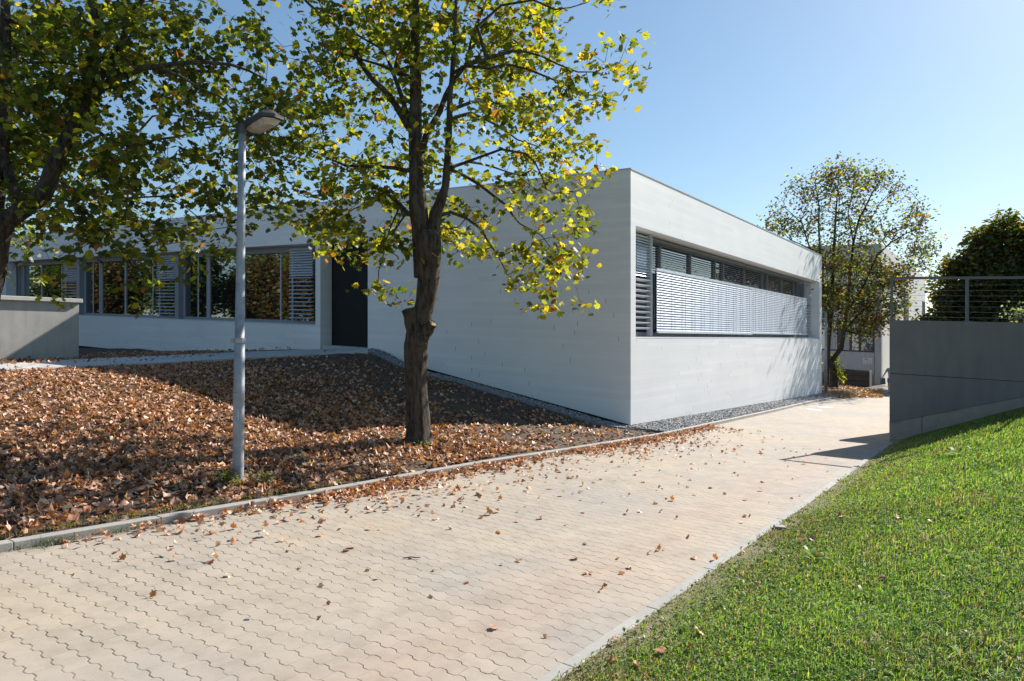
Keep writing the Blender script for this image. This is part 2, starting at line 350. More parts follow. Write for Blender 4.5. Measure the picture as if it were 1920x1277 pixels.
# ------------------------------------------------------------------ trees grown onto measured limbs
def grow(limbs, sprays, step=0.16, sag=0.08, r0=0.0035, pw=0.48):
    P = []; PAR = []; RMIN = []; first = {}
    for lb in limbs:
        pts = np.array([q[:3] for q in lb], float); rr = [q[3] for q in lb]
        start = -1
        if len(P):
            d = np.linalg.norm(np.array(P) - pts[0], axis=1); start = int(np.argmin(d))
        prev = start
        for i in range(len(pts)):
            if i == 0:
                P.append(pts[0]); PAR.append(prev); RMIN.append(rr[0]); prev = len(P) - 1; continue
            d = np.linalg.norm(pts[i] - pts[i - 1]); k = max(1, int(d / 0.12))
            for j in range(1, k + 1):
                f = j / k; P.append(pts[i - 1] * (1 - f) + pts[i] * f); PAR.append(prev); RMIN.append(rr[i - 1] * (1 - f) + rr[i] * f); prev = len(P) - 1
    nl = len(P)
    sprays = np.asarray(sprays); LP = np.array(P)
    dmin = np.array([np.min(np.linalg.norm(LP - s, axis=1)) for s in sprays]); order = np.argsort(dmin)
    cap = len(P) + 40000; A = np.zeros((cap, 3)); A[:nl] = LP; n = nl
    for i in order:
        s = sprays[i]; d = np.linalg.norm(A[:n] - s, axis=1); q = int(np.argmin(d + 0.25 * np.maximum(0, A[:n, 2] - s[2])))
        D = d[q]
        if D < 0.05: continue
        k = max(1, int(D / step)); a = A[q].copy(); prev = q; off = rng.normal(0, 0.07 * D, 3); off[2] += sag * D
        for j in range(1, k + 1):
            f = j / k; A[n] = a * (1 - f) + s * f + off * math.sin(math.pi * f); PAR.append(prev); RMIN.append(0.0); prev = n; n += 1
    cnt = np.ones(n)
    for i in range(n - 1, -1, -1):
        if PAR[i] >= 0 and PAR[i] < i: cnt[PAR[i]] += cnt[i] * 1.0
    tips = cnt / 3.0
    R = np.maximum(np.array(RMIN), 0); auto = r0 * np.maximum(1, tips) ** pw
    R = np.where(R > 0, R, auto)
    for i in range(nl, n):
        if PAR[i] >= 0: R[i] = min(R[i], R[PAR[i]] * 0.9)
    R = np.maximum(R, r0 * 0.8)
    return A[:n], np.array(PAR), R, nl
def branch_mesh(name, A, PAR, R, mat, parent, lo, hi, sides=5):
    idx = np.array([i for i in range(lo, hi) if PAR[i] >= 0])
    if len(idx) == 0: return None
    a = A[PAR[idx]]; b = A[idx]; d = b - a; L = np.linalg.norm(d, axis=1, keepdims=True); d = d / np.maximum(L, 1e-6)
    ref = np.where(np.abs(d[:, 2:3]) < .9, np.array([[0, 0, 1.0]]), np.array([[1.0, 0, 0]]))
    x = np.cross(d, ref); x /= np.linalg.norm(x, axis=1, keepdims=True); y = np.cross(d, x)
    ra = R[PAR[idx]].copy(); rb = R[idx]; ra = np.minimum(ra, rb * 1.35)
    b = b + d * rb[:, None] * 0.3; vs = []
    for c, r in ((a, ra), (b, rb)):
        for k in range(sides):
            t = 2 * math.pi * k / sides; vs.append(c + x * (r * math.cos(t))[:, None] + y * (r * math.sin(t))[:, None])
    VV = np.stack(vs, 1); n = len(idx); m = 2 * sides
    FF = np.array([(k, (k + 1) % sides, sides + (k + 1) % sides, sides + k) for k in range(sides)])
    return fast_mesh(name, VV.reshape(-1, 3), (np.arange(n)[:, None, None] * m + FF[None]).reshape(-1, 4), mat, parent, smooth=True)
def limb(px, Y0, Y1, r0, r1):
    n = len(px); return [(*at(x, y, Y0 + (Y1 - Y0) * i / (n - 1)), r0 + (r1 - r0) * i / (n - 1)) for i, (x, y) in enumerate(px)]
def bark_tube(name, pts, mat, parent, n=28, ridged=0.05, step=0.05):
    """a continuous trunk: pts = (x,y,z,rx,ry) rings, resampled, with ridged bark relief"""
    P = np.array(pts, float); d = np.r_[0, np.cumsum(np.linalg.norm(np.diff(P[:, :3], axis=0), axis=1))]
    m = max(3, int(d[-1] / step)); s = np.linspace(0, d[-1], m); Q = np.stack([np.interp(s, d, P[:, k]) for k in range(5)], 1)
    ph = rng.random(8) * 6.28; vs = []; th = np.linspace(0, 2 * math.pi, n, endpoint=False)
    for i in range(m):
        x, y, z, rx, ry = Q[i]
        rel = 1 + ridged * (np.sin(5 * th + ph[0] + .9 * math.sin(z * 2.1)) * .5 + np.sin(9 * th + ph[1] + 1.4 * math.sin(z * 3.7 + 1)) * .4 + np.sin(3 * th + z * 1.3 + ph[2]) * .7) + rng.normal(0, ridged * .28, n)
        vs.append(np.stack([x + rx * rel * np.cos(th), y + ry * rel * np.sin(th), np.full(n, z) + rng.normal(0, .004, n)], 1))
    VV = np.concatenate(vs); FF = [(i * n + k, i * n + (k + 1) % n, (i + 1) * n + (k + 1) % n, (i + 1) * n + k) for i in range(m - 1) for k in range(n)]
    FF = np.array(FF); o = fast_mesh(name, VV, FF, mat, parent, smooth=True); return o

GREEN = (0.082, 0.120, 0.016); DKG = (0.042, 0.068, 0.014); YG = (0.215, 0.235, 0.022); YEL = (0.42, 0.33, 0.03); ORG = (0.26, 0.12, 0.022); BRN = (0.10, 0.045, 0.022)

# ------------------------------------------------------------------ ground: base sheet, path, kerbs
def smooth(a): a = np.clip(a, 0, 1); return a * a * (3 - 2 * a)
def base_z(x, y):
    du = np.clip(x * U[0] + y * U[1], -20, 70); dv = np.clip(x * V[0] + y * V[1], -30, 40)
    return SLU * du + SLV * dv - 0.10
gx = np.concatenate([[-1500, -600, -250, -120], np.arange(-80, 81, 4.0), [120, 250, 600, 1500]]); gy = gx
X, Y = np.meshgrid(gx, gy, indexing='ij'); Z = base_z(X, Y); n1, n2 = X.shape
FI = np.array([(i * n2 + j, (i + 1) * n2 + j, (i + 1) * n2 + j + 1, i * n2 + j + 1) for i in range(n1 - 1) for j in range(n2 - 1)])
tag(fast_mesh("ground", np.stack([X, Y, Z], -1), FI, simple("distant_ground", (0.075, 0.080, 0.040), 0.95, 0.3, 0.3)), kind="structure")

def strip_sheet(name, du_list, rows, mat, kind="structure"):
    """rows: function(du) -> list of (dv, z)"""
    vs = []; m = None
    for du in du_list:
        r = rows(du); m = len(r)
        for dv, z in r: x, y = uv2xy(du, dv); vs.append((x, y, z))
    FF = [(i * m + j, i * m + j + 1, (i + 1) * m + j + 1, (i + 1) * m + j) for i in range(len(du_list) - 1) for j in range(m - 1)]
    return tag(fast_mesh(name, vs, np.array(FF), mat, smooth=True), kind=kind)
kpx = [(-500, 1123), (-200, 1071), (0, 1037), (200, 1002), (443, 960), (640, 926), (792, 896), (919, 873), (1088, 846), (1240, 820), (1338, 798), (1450, 773), (1517, 756.5), (1588, 743)]
kd = []
for p in kpx:
    x, y, z = onpath(*p); kd.append((x * U[0] + y * U[1], x * V[0] + y * V[1]))
kd.sort(); kdu = [-14] + [k[0] for k in kd] + [50]; kdv = [kd[0][1]] + [k[1] for k in kd] + [kd[-1][1] - 0.1]
def kerb_dv(du): return float(np.interp(du, kdu, kdv))
def pz(du, dv): return SLU * du + SLV * dv
RK = 1.80
strip_sheet("path", list(np.arange(-14, 30, 1.0)) + list(np.arange(30, 61, 2.0)), lambda du: [(dv, pz(du, dv)) for dv in np.linspace(RK - 0.05, 9.0, 9)], M['paving'])
def kerb(name, du0, du1, dvf, wdt, top, side, mat, bury=0.0):
    mb = MB(); du = du0
    while du < du1:
        e = min(du + 0.996, du1); pts = []
        a0, a1 = dvf(du), dvf(e); q = []
        jz = random.uniform(-.0012, .0012)
        for z_ in (-0.15, top + jz):
            for (d_, o_) in ((du, 0), (e, 0), (e, side * wdt), (du, side * wdt)):
                dv = (a0 if d_ == du else a1) + o_; x, y = uv2xy(d_, dv); q.append((x, y, pz(d_, dv) + z_))
        if side < 0: q = [q[i] for i in (3, 2, 1, 0, 7, 6, 5, 4)]
        mb.hexa(q); du += 1.0
    return tag(mb.build(name, mat, bevel=0.006), kind="structure")
kerb("kerb", -13, 46, kerb_dv, 0.09, 0.062, 1, M['kerb'])
kerb("lawn_kerb", -13, 15.22, lambda d: RK, 0.08, 0.018, -1, M['kerb'])

# ------------------------------------------------------------------ main building frame
C0 = np.array(at(1182.5, 797, 14.0)); ZC = 1.6
ROT = math.atan2(U[1], U[0])
def loc2w(s, t, z): return (C0[0] + s * U[0] + t * V[0], C0[1] + s * U[1] + t * V[1], z)
def t_of(px, s=0.4):
    k = (px - CX) / F; cx, cy = C0[0] + s * U[0], C0[1] + s * U[1]
    return (cx - k * cy) / (-V[0] + k * V[1])
def s_of(px, d=0.3):
    k = (px - CX) / F; cx, cy = C0[0] + d * V[0], C0[1] + d * V[1]
    return (cx - k * cy) / (k * U[1] - U[0])

# ------------------------------------------------------------------ planting bed terrain (thin-plate through measured points)
ctrl = []
for du in np.arange(-14, 47, 3.0):
    dv = kerb_dv(du) + 0.09; x, y = uv2xy(du, dv); ctrl.append((x, y, pz(du, dv) + 0.045))
for t in (0, 1.5, 3, 4.5, 6, 7.45): ctrl.append((*loc2w(-0.25, t, 0)[:2], -0.135 + t * 0.183 - 0.02))
for s in (1, 5, 9, 13, 17.8): x, y, _ = loc2w(s, -0.2, 0); ctrl.append((x, y, -0.135 - s * 0.0273 - 0.03))
slab_px = [(690, 653.5, 18.1, 660.5, 17.0), (601, 654.5, 19.0, 663, 17.6), (484, 658.4, 19.0, 669, 17.2), (400, 662, 18.6, 674, 16.6), (290, 667.5, 17.8, 681, 15.6),
           (148, 673, 17.0, 686, 14.6), (0, 682, 15.2, 693, 13.2), (-150, 692, 13.6, 702, 11.8), (-330, 702, 12.0, 712, 10.4)]
for (px, yb, Yb, yf, Yf) in slab_px:
    for (yy, YY, dz) in ((yb, Yb, -0.04), (yf, Yf, -0.06)): q = at(px, yy, YY); ctrl.append((q[0], q[1], q[2] + dz))
for q in (at(585, 817, 9.39), at(783, 830, 9.5), at(447, 905, 6.86), at(27, 672, 16.6), at(148, 668, 17.9), at(340, 661, 22.5), at(250, 655, 24.5), at(150, 654, 27.0)): ctrl.append(q)
ctrl += [(-14, 8, .92), (-20, 15, 1.35), (-28, 30, 1.6), (-12, 3, .62), (-34, 12, 1.6), (-40, 40, 1.8), (-9, 9.5, .72), (15.4, 37, -.9), (8, 44, -.6), (14, 31.5, -0.66)]
ctrl = np.array(ctrl)
def tps_fit(P, lam=0.02):
    n = len(P); d = np.linalg.norm(P[:, None, :2] - P[None, :, :2], axis=2); K = np.where(d > 0, d * d * np.log(np.maximum(d, 1e-9)), 0) + lam * np.eye(n)
    Q = np.c_[np.ones(n), P[:, :2]]; A = np.zeros((n + 3, n + 3)); A[:n, :n] = K; A[:n, n:] = Q; A[n:, :n] = Q.T
    return np.linalg.solve(A, np.r_[P[:, 2], 0, 0, 0])
TW = tps_fit(ctrl)
def bed_z(x, y):
    x = np.asarray(x, float); y = np.asarray(y, float); sh = x.shape; X_ = x.ravel(); Y_ = y.ravel(); out = np.zeros(len(X_))
    for i in range(0, len(X_), 20000):
        d = np.hypot(X_[i:i + 20000, None] - ctrl[None, :, 0], Y_[i:i + 20000, None] - ctrl[None, :, 1])
        K = np.where(d > 0, d * d * np.log(np.maximum(d, 1e-9)), 0); out[i:i + 20000] = K @ TW[:-3] + TW[-3] + TW[-2] * X_[i:i + 20000] + TW[-1] * Y_[i:i + 20000]
    return out.reshape(sh)
dus = np.concatenate([np.arange(-14, 0, 1.0), np.arange(0, 20, 0.14), np.arange(20, 47, 0.6)])
ws = np.concatenate([np.arange(0.05, 9, 0.12), np.arange(9, 50, 1.2)])
DU, W_ = np.meshgrid(dus, ws, indexing='ij'); KD = np.array([kerb_dv(d) for d in dus])[:, None] + 0.03; DV = KD + W_
BX = DU * U[0] + DV * V[0]; BY = DU * U[1] + DV * V[1]; BZ = bed_z(BX, BY)
amp = 0.022 * smooth((W_ - 0.1) / 0.5)
BZ = BZ + amp * (np.sin(BX * 7.3 + 2 * np.sin(BY * 3.1)) * .5 + np.sin(BY * 9.7 + 1.7 * np.sin(BX * 5.3)) * .5) + amp * rng.normal(0, .45, BZ.shape)
n1, n2 = BX.shape
FI = np.array([(i * n2 + j, i * n2 + j + 1, (i + 1) * n2 + j + 1, (i + 1) * n2 + j) for i in range(n1 - 1) for j in range(n2 - 1)])
tag(fast_mesh("planting_bed", np.stack([BX, BY, BZ], -1), FI, M['soil'], smooth=True), kind="structure")

# concrete path slab to the door
mb = MB(); top = []
for (px, yb, Yb, yf, Yf) in slab_px: top.append((at(px, yb, Yb), at(px, yf, Yf)))
for i in range(len(top) - 1):
    (b0, f0), (b1, f1) = top[i], top[i + 1]; dn = lambda p: (p[0], p[1], p[2] - .10)
    mb.hexa([dn(f1), dn(f0), dn(b0), dn(b1), f1, f0, b0, b1])
tag(mb.build("footpath", M['slab']), kind="structure")
# ------------------------------------------------------------------ lawn bank
def lawn_h(e, du):
    g = 0.10 + 0.30 * smooth((np.asarray(du) - 0.5) / 14.75); e = np.asarray(e)
    return 0.012 + g * (np.minimum(e, 3.0) + 0.35 * np.clip(e - 3.0, 0, 20)) * smooth(0.35 + e / 0.5)
def lawn_rip(x, y, e): return 0.012 * np.sin(x * 3.1 + 1) * np.sin(y * 2.7) * smooth(e / .6)
es = np.concatenate([np.arange(0, 4, 0.1), np.arange(4, 14, 0.5)])
def lawn_pt(du, e):
    dv = RK - 0.08 - e; x, y = uv2xy(du, dv); return x, y, pz(du, dv) + lawn_h(e, du)
Wd = np.array([0.889, -0.458]); KC = np.array([7.26, 13.53])        # grey wall: corner and direction
LD, LE = np.meshgrid(np.concatenate([np.arange(-13, 1, 1.0), np.arange(1, 15.01, 0.14)]), es, indexing='ij')
# behind the wall line the lawn stops
lx, ly, lz = lawn_pt(LD, LE); lz = lz + lawn_rip(lx, ly, LE)
n1, n2 = lx.shape; FI = np.array([(i * n2 + j, (i + 1) * n2 + j, (i + 1) * n2 + j + 1, i * n2 + j + 1) for i in range(n1 - 1) for j in range(n2 - 1)])
tag(fast_mesh("lawn", np.stack([lx, ly, lz], -1), FI, M['lawn'], smooth=True), kind="structure")
# strip of turf between the end of the sheet and the wall foot
vs = []; ns = 24
for i in range(ns + 1):
    e = 14 * (i / ns) ** 1.4; a = lawn_pt(14.98, e); s = e / 1.0
    # wall foot point with the same run
    w_ = KC + Wd * s * 1.03 + np.array([0.458, 0.889]) * 0.1
    vs += [a, (w_[0], w_[1], lawn_pt(15.25, e)[2] + 0.012 * s)]
FI = np.array([(2 * i, 2 * i + 1, 2 * i + 3, 2 * i + 2) for i in range(ns)])
tag(fast_mesh("lawn_edge", vs, FI, M['lawn'], smooth=True), kind="structure")

# ------------------------------------------------------------------ main building
ZT = 4.98; ZL = 3.885; ZS = 1.60; SE = 17.83; TE = 33.0
B = empty("school_building", (C0[0], C0[1], 0), ROT)
tag(B, "long low flat-roofed building clad in pale grey boards beside the paved path", "building")
mb = MB()
zb = lambda s: -0.113 - s * 0.0273            # foot of the cladding along the path
zl = lambda t: -0.113 + t * 0.1835            # foot of the cladding along the bed
D = 0.45
mb.hexa([(0, 0, zb(0)), (.234, 0, zb(.234)), (.234, D, zb(.234) + .06), (0, D, zl(D)), (0, 0, ZL), (.234, 0, ZL), (.234, D, ZL), (0, D, ZL + SH * D)])
mb.hexa([(.234, 0, zb(.234)), (SE, 0, zb(SE)), (SE, D, zb(SE)), (.234, D, zb(.234)), (.234, 0, ZS), (SE, 0, ZS), (SE, D, ZS + .01), (.234, D, ZS + .01)])
mb.hexa([(17.43, 0, ZS), (SE, 0, ZS), (SE, D, ZS), (17.43, D, ZS), (17.43, 0, ZL), (SE, 0, ZL), (SE, D, ZL), (17.43, D, ZL)])
mb.box(0, SE, 0, D, ZL, ZT, SH)
# left facade
mb.hexa([(0, D, zl(D)), (.4, D, zl(D)), (.4, 7.45, zl(7.45)), (0, 7.45, zl(7.45)), (0, D, ZL + SH * D), (.4, D, ZL + SH * D), (.4, 7.45, ZL + SH * 7.45), (0, 7.45, ZL + SH * 7.45)])
mb.box(0, .4, D, TE, ZL, ZT, SH)
mb.box(0, .4, 9.31, TE, .43, ZS, SH)
mb.box(0, .4, 9.31, 9.51, ZS, ZL, SH)
mb.box(0, .4, 30.5, TE, ZS, ZL, SH)
# end and back walls
mb.box(SE - .4, SE, D, TE, -1.4, ZT, SH)
mb.box(.4, SE - .4, TE - .4, TE, -1.4, ZT, SH)
mb.build("wall", M['clad'], B)
mb = MB(); mb.box(-.012, SE + .012, -.012, .30, ZT, ZT + .022, SH); mb.box(-.012, .30, .30, TE, ZT, ZT + .022, SH); mb.build("roof_edge", M["sill"], B)
mb = MB(); mb.box(.4, SE - .4, D, TE - .4, ZT - .5, ZT - .35, SH); mb.build("roof", M['roof'], B)
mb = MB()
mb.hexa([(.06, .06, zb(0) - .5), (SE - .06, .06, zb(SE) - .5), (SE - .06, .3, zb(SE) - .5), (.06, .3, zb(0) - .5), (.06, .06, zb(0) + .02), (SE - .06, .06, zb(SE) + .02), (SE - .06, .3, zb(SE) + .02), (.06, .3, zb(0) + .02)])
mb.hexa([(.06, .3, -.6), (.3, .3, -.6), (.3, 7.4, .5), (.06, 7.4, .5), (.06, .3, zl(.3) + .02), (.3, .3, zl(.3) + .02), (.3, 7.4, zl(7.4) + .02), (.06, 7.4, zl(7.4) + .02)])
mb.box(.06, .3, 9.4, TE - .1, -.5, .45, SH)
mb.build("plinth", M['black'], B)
# door recess
mb = MB(); mb.box(.02, .40, 7.50, 9.26, .90, 1.07, SH); mb.build("threshold", M['slab'], B)
dr = MB(); dr.box(.40, .46, 7.62, 9.30, 1.07, ZL - .002, SH); dob = dr.build("door", M['door'], B)
for za_, zb_2, nm_ in ((2.35, 2.5, "handle"), (2.66, 2.76, "lock"), (1.15, 1.28, "hinge")): mb = MB(); mb.box(.26, .30, 7.53, 7.56, za_, zb_2, SH); mb.build(nm_, M['galv'], dob)
mb = MB(); mb.box(.30, .46, 7.452, 7.62, 1.07, ZL - .002, SH); mb.build("door_frame", M['frame_dark'], B)

# long window of the path side
X0 = .234; X1 = 17.43; DP = .44
sill = MB(); sill.box(X0 + .003, X1 - .003, .12, .46, ZS + .012, ZS + .045); sill.build("sill", M['sill'], B)
fm = MB(); fm.box(X0 + .002, X1 - .002, DP, DP + .1, ZS + .045, ZS + .15); winr = fm.build("window", M['frame'], B)
fm = MB(); fm.box(X0 + .002, X1 - .002, DP - .02, DP + .1, ZL - .13, ZL - .002); fm.build("head_frame", M['frame'], winr)
fr = MB()
for px, wd in ((1238, .07), (1295, .05), (1341, .05), (1356, .05), (1396, .05), (1430, .05), (1439, .08), (1466, .06), (1489, .07), (1496, .07)):
    fr = MB(); s = s_of(px, DP); fr.box(s - wd / 2, s + wd / 2, DP - .01, DP + .05, ZS + .15, ZL - .13); fr.build("mullion", M['frame'], winr)
g = MB(); g.box(X0, X1, DP + .05, DP + .07, ZS + .15, ZL - .13); g.build("pane", M['glass'], winr)
def slats(mb, a0, a1, z0, z1, sp, depth, tilt, c, axis='s', thick=.003):
    z = z0
    while z < z1 - .01:
        dz = depth / 2 * math.sin(tilt); dd = depth / 2 * math.cos(tilt); r = []
        for (q, sg) in ((-1, 1), (1, -1)):
            pass
        o0 = c - dd; o1 = c + dd; za = z - dz; zb_ = z + dz; nn = thick
        if axis == 's': mb.hexa([(a0, o0, za), (a1, o0, za), (a1, o1, zb_), (a0, o1, zb_), (a0, o0, za + nn), (a1, o0, za + nn), (a1, o1, zb_ + nn), (a0, o1, zb_ + nn)])
        else: mb.hexa([(o0, a0, za + SH * a0), (o1, a0, zb_ + SH * a0), (o1, a1, zb_ + SH * a1), (o0, a1, za + SH * a1), (o0, a0, za + nn + SH * a0), (o1, a0, zb_ + nn + SH * a0), (o1, a1, zb_ + nn + SH * a1), (o0, a1, za + nn + SH * a1)])
        z += sp
# the open louvre at the near end
lv = MB(); sA, sB = X0 + .02, s_of(1217, .3)
slats(lv, sA, sB, ZS + .22, 2.95, .115, .10, math.radians(-18), .3, thick=.012); slats(lv, sA, sB, 2.97, ZL - .06, .06, .06, math.radians(50), .3, thick=.005)
lo = lv.build("louvre", M['alu'], B)
q = MB(); q.box(sB, sB + .05, .24, .36, ZS + .06, ZL - .01); q.build("rail", M['frame_light'], lo)
lv = MB(); sC = s_of(1508, .34); slats(lv, sC, X1 - .02, ZS + .22, 2.95, .115, .10, math.radians(-18), .34, thick=.012); slats(lv, sC, X1 - .02, 2.97, ZL - .06, .06, .06, math.radians(50), .34, thick=.005); lv.build("louvre", M['alu'], B)
edges = [1231, 1309, 1371, 1408.5, 1440, 1477, 1512]; zmid = 1.6 + (HY - 505) / F * (C0[1] + s_of(1231, .2) * U[1] + .2 * V[1]); zbot = ZS + .16
for i in range(6):
    a, b_ = s_of(edges[i], .2), s_of(edges[i + 1], .2)
    m_ = MB(); dz = 0.0 if i < 3 else .02
    slats(m_, a + .002, b_ - .002, zbot + .05 + dz, zmid - .03, .0575, .063, math.radians(64), .2, thick=.003)
    o = m_.build("blind", M['alu'], B)
    q = MB(); q.box(a, b_, .155, .20, zbot - .03 + dz, zbot + .022 + dz); q.build("bottom_rail", M['alu'], o); q = MB(); q.box(a, b_, .185, .235, zmid - .03, zmid + .028); q.build("top_rail", M['alu'], o)
    q = MB(); ncord = max(2, int((b_ - a) / .55))
    for k in range(ncord):
        xx = a + (b_ - a) * (k + .5) / ncord; q.box(xx - .005, xx + .005, .158, .164, zbot, zmid)
    q.build("cord", M['frame'], o); pass
    m_ = MB(); slats(m_, a - (.2 if i == 0 else 0), b_ + .01, zmid + .06, ZL - .12, .0575, .050, math.radians(8), .33, thick=.003)
    slats(m_, a - (.2 if i == 0 else 0), b_ + .01, ZL - .10, ZL - .02, .04, .05, math.radians(55), .33, thick=.003); m_.build("slat_pack", M['frame'], B)

# long window of the bed side: measured bay pattern
SD = .40
pat = [('louvre', 593, 550), ('sash', 549, 526), ('pane', 524, 456), ('pane', 454, 391), ('sash', 389, 371), ('pane', 369, 344), ('post', 343, 336), ('louvre', 335, 301), ('sash', 300, 286),
       ('pane', 284, 234), ('pane', 232, 189), ('sash', 187, 174), ('pane', 172, 158), ('post', 157, 151), ('louvre', 150, 125), ('sash', 124, 115), ('pane', 113, 77), ('pane', 75, 43), ('sash', 41, 33)]
fm = MB(); fm.box(SD, SD + .1, 9.52, 30.5, ZS + .02, ZS + .12, SH); winl = fm.build("window", M['frame'], B)
fm = MB(); fm.box(SD - .05, SD + .1, 9.52, 30.5, ZL - .17, ZL - .002, SH); fm.build("head_frame", M['frame'], winl)
mb = MB(); mb.box(.05, SD, 9.52, 30.49, ZS + .005, ZS + .035, SH); mb.build("sill", M['sill'], B)
for kind, p0, p1 in pat:
    a = t_of(p0, SD); b_ = t_of(p1, SD)
    if kind == 'louvre':
        a = max(a, 9.53); lv = MB(); slats(lv, a, b_, ZS + .2, 3.0, .115, .10, math.radians(14), SD - .12, 't', .012); slats(lv, a, b_, 3.03, ZL - .05, .075, .08, math.radians(40), SD - .12, 't', .01); lv.build("louvre", M['alu'], B)
        g = MB(); g.box(SD + .05, SD + .07, a, b_, ZS + .12, ZL - .17, SH); g.build("pane", M['glass'], winl)
    elif kind == 'post': q = MB(); q.box(SD - .16, SD + .06, a, b_, ZS + .03, ZL - .03, SH); q.build("post", M['frame'], winl)
    else:
        off = .06 if kind == 'pane' else .03
        g = MB(); g.box(SD + off, SD + off + .02, a + .01, b_ - .01, ZS + .12, ZL - .17, SH); g.build("pane", M['glass'], winl)
        q = MB(); q.box(SD + .02, SD + .085, b_ - .01, b_ + .05, ZS + .12, ZL - .17, SH)
        q.build("mullion", M['frame_light'], winl)
        if kind == 'sash': q = MB(); q.box(SD + .0, SD + .05, a - .0, a + .045, ZS + .12, ZL - .17, SH); q.build("mullion", M['frame_light'], winl)

# gravel strip stones
def stones(name, pts, size, cols, label, cat):
    n = len(pts); T = np.array([(1, 0, 0), (0, 1, 0), (-1, 0, 0), (0, -1, 0), (0.2, .1, .8), (-.1, .1, -.8)], float)
    FF = np.array([(0, 1, 4), (1, 2, 4), (2, 3, 4), (3, 0, 4), (1, 0, 5), (2, 1, 5), (3, 2, 5), (0, 3, 5)])
    L = T[None] * (0.55 + .6 * rng.random((n, 6, 1))) * size[:, None, None] * np.array([1, 1, .6]); a = rng.random(n) * 6.28
    x = L[:, :, 0] * np.cos(a)[:, None] - L[:, :, 1] * np.sin(a)[:, None]; y = L[:, :, 0] * np.sin(a)[:, None] + L[:, :, 1] * np.cos(a)[:, None]
    W = np.stack([x, y, L[:, :, 2] + rng.normal(0, .15, (n, 6)) * size[:, None]], 2) + pts[:, None, :]
    o = fast_mesh(name, W.reshape(-1, 3), (np.arange(n)[:, None, None] * 6 + FF[None]).reshape(-1, 3), M['stone'], None, np.repeat(cols, 6, 0))
    return tag(o, label, cat, kind="stuff")
n = 15000; s = 19.0 * rng.random(n) ** 1.15 - .6; x, y, _ = loc2w(s, 0, 0); du = x * U[0] + y * U[1]
dvb = np.array([C0[0] * V[0] + C0[1] * V[1]] * n); kd_ = np.array([kerb_dv(q) for q in du]) + .1; f = rng.random(n)
dv = kd_ + (dvb + .04 - kd_) * f; gxp, gyp = uv2xy(du, dv)
z = SLU * du + SLV * dv + .045 + .02 * rng.random(n)
zcap = -.135 - np.clip(s, 0, 18) * .0273; z = np.where(f > .8, np.minimum(z, zcap + .0), z)
z = np.maximum(z, bed_z(gxp, gyp) + .005) * 0 + np.maximum(z, bed_z(gxp, gyp) + .004)
keep = (s > 0) | ((gxp - C0[0]) * U[0] + (gyp - C0[1]) * U[1] > -.5)
g1 = np.stack([gxp, gyp, z], 1)[keep]
n = 5200; t = 7.3 * rng.random(n); s = -.02 - .52 * rng.random(n); x, y, _ = loc2w(s, t, 0); g2 = np.stack([x, y, bed_z(x, y) + .02 + .015 * rng.random(n)], 1)
gp = np.concatenate([g1, g2]); gc = colmix(len(gp), [(.24, .24, .245), (.40, .40, .41), (.14, .14, .145), (.33, .31, .29)], [4, 3, 2, 1])
stones("gravel", gp, .018 + .026 * rng.random(len(gp)), gc, "grey crushed gravel strip along the foot of the pale building", "gravel")
# steel edging of the gravel
mb = MB(); prev = None
for t in np.linspace(-.35, 7.6, 24):
    x, y, _ = loc2w(-.60, t, 0); z = float(bed_z(np.array([x]), np.array([y]))[0]) + .045; cur = (x, y, z)
    if prev:
        a, b_ = prev, cur; o_ = (U[0] * .012, U[1] * .012)
        mb.hexa([(a[0], a[1], a[2] - .12), (b_[0], b_[1], b_[2] - .12), (b_[0] + o_[0], b_[1] + o_[1], b_[2] - .12), (a[0] + o_[0], a[1] + o_[1], a[2] - .12),
                 a, b_, (b_[0] + o_[0], b_[1] + o_[1], b_[2]), (a[0] + o_[0], a[1] + o_[1], a[2])])
    prev = cur
tag(mb.build("edging", M['galv']), "thin steel edging strip between dark soil and gravel", "edging")

# ------------------------------------------------------------------ low concrete wall at the left
WR = at(148, 670, 17.6); L_ = 7.5; wl = empty("concrete_wall", (WR[0], WR[1], 0), ROT)
tag(wl, "low light concrete wall with overhanging coping at the left edge", "wall")
mb = MB(); mb.box(-L_, 0, .0, .35, .55, 2.50); mb.build("wall_body", M['conc'], wl, bevel=.006)
mb = MB(); mb.box(-L_, .06, -.08, .43, 2.50, 2.60); mb.build("coping", M['coping'], wl, bevel=.01)

# ------------------------------------------------------------------ grey stair wall at the right with railing
SW = -0.034; wa = math.atan2(Wd[1], Wd[0])
gw = empty("stair_wall", (KC[0], KC[1], 0), wa)
tag(gw, "dark grey panelled wall on a concrete base above the sloping lawn", "wall")
LW = 6.0; zt = lambda s: 1.964 + SW * s; zseam = lambda s: .939 - .050 * s; zpb = lambda s: -.014 + .278 * s
def slanted(mb, s0, s1, y0, y1, zlo, zhi): mb.hexa([(s0, y0, zlo(s0)), (s1, y0, zlo(s1)), (s1, y1, zlo(s1)), (s0, y1, zlo(s0)), (s0, y0, zhi(s0)), (s1, y0, zhi(s1)), (s1, y1, zhi(s1)), (s0, y1, zhi(s0))])
SX = (.939 + .014) / (.278 + .05)
mb = MB(); slanted(mb, 0, LW, 0, .30, lambda s: max(zseam(s) + .006, zpb(s)) if s > 0 else zseam(s) + .006, zt)
mb.v = []; mb.f = []
slanted(mb, 0, SX, 0, .30, lambda s: zseam(s) + .006, zt); slanted(mb, SX, LW, 0, .30, lambda s: min(zpb(s), zt(s) - .05), zt)
slanted(mb, 0, SX, 0, .30, zpb, lambda s: zseam(s) - .006)
mb.build("panel", M['panel'], gw)
mb = MB(); slanted(mb, 0.01, SX, .02, .28, lambda s: zseam(s) - .02, lambda s: zseam(s) + .02); mb.build("joint", M['black'], gw)
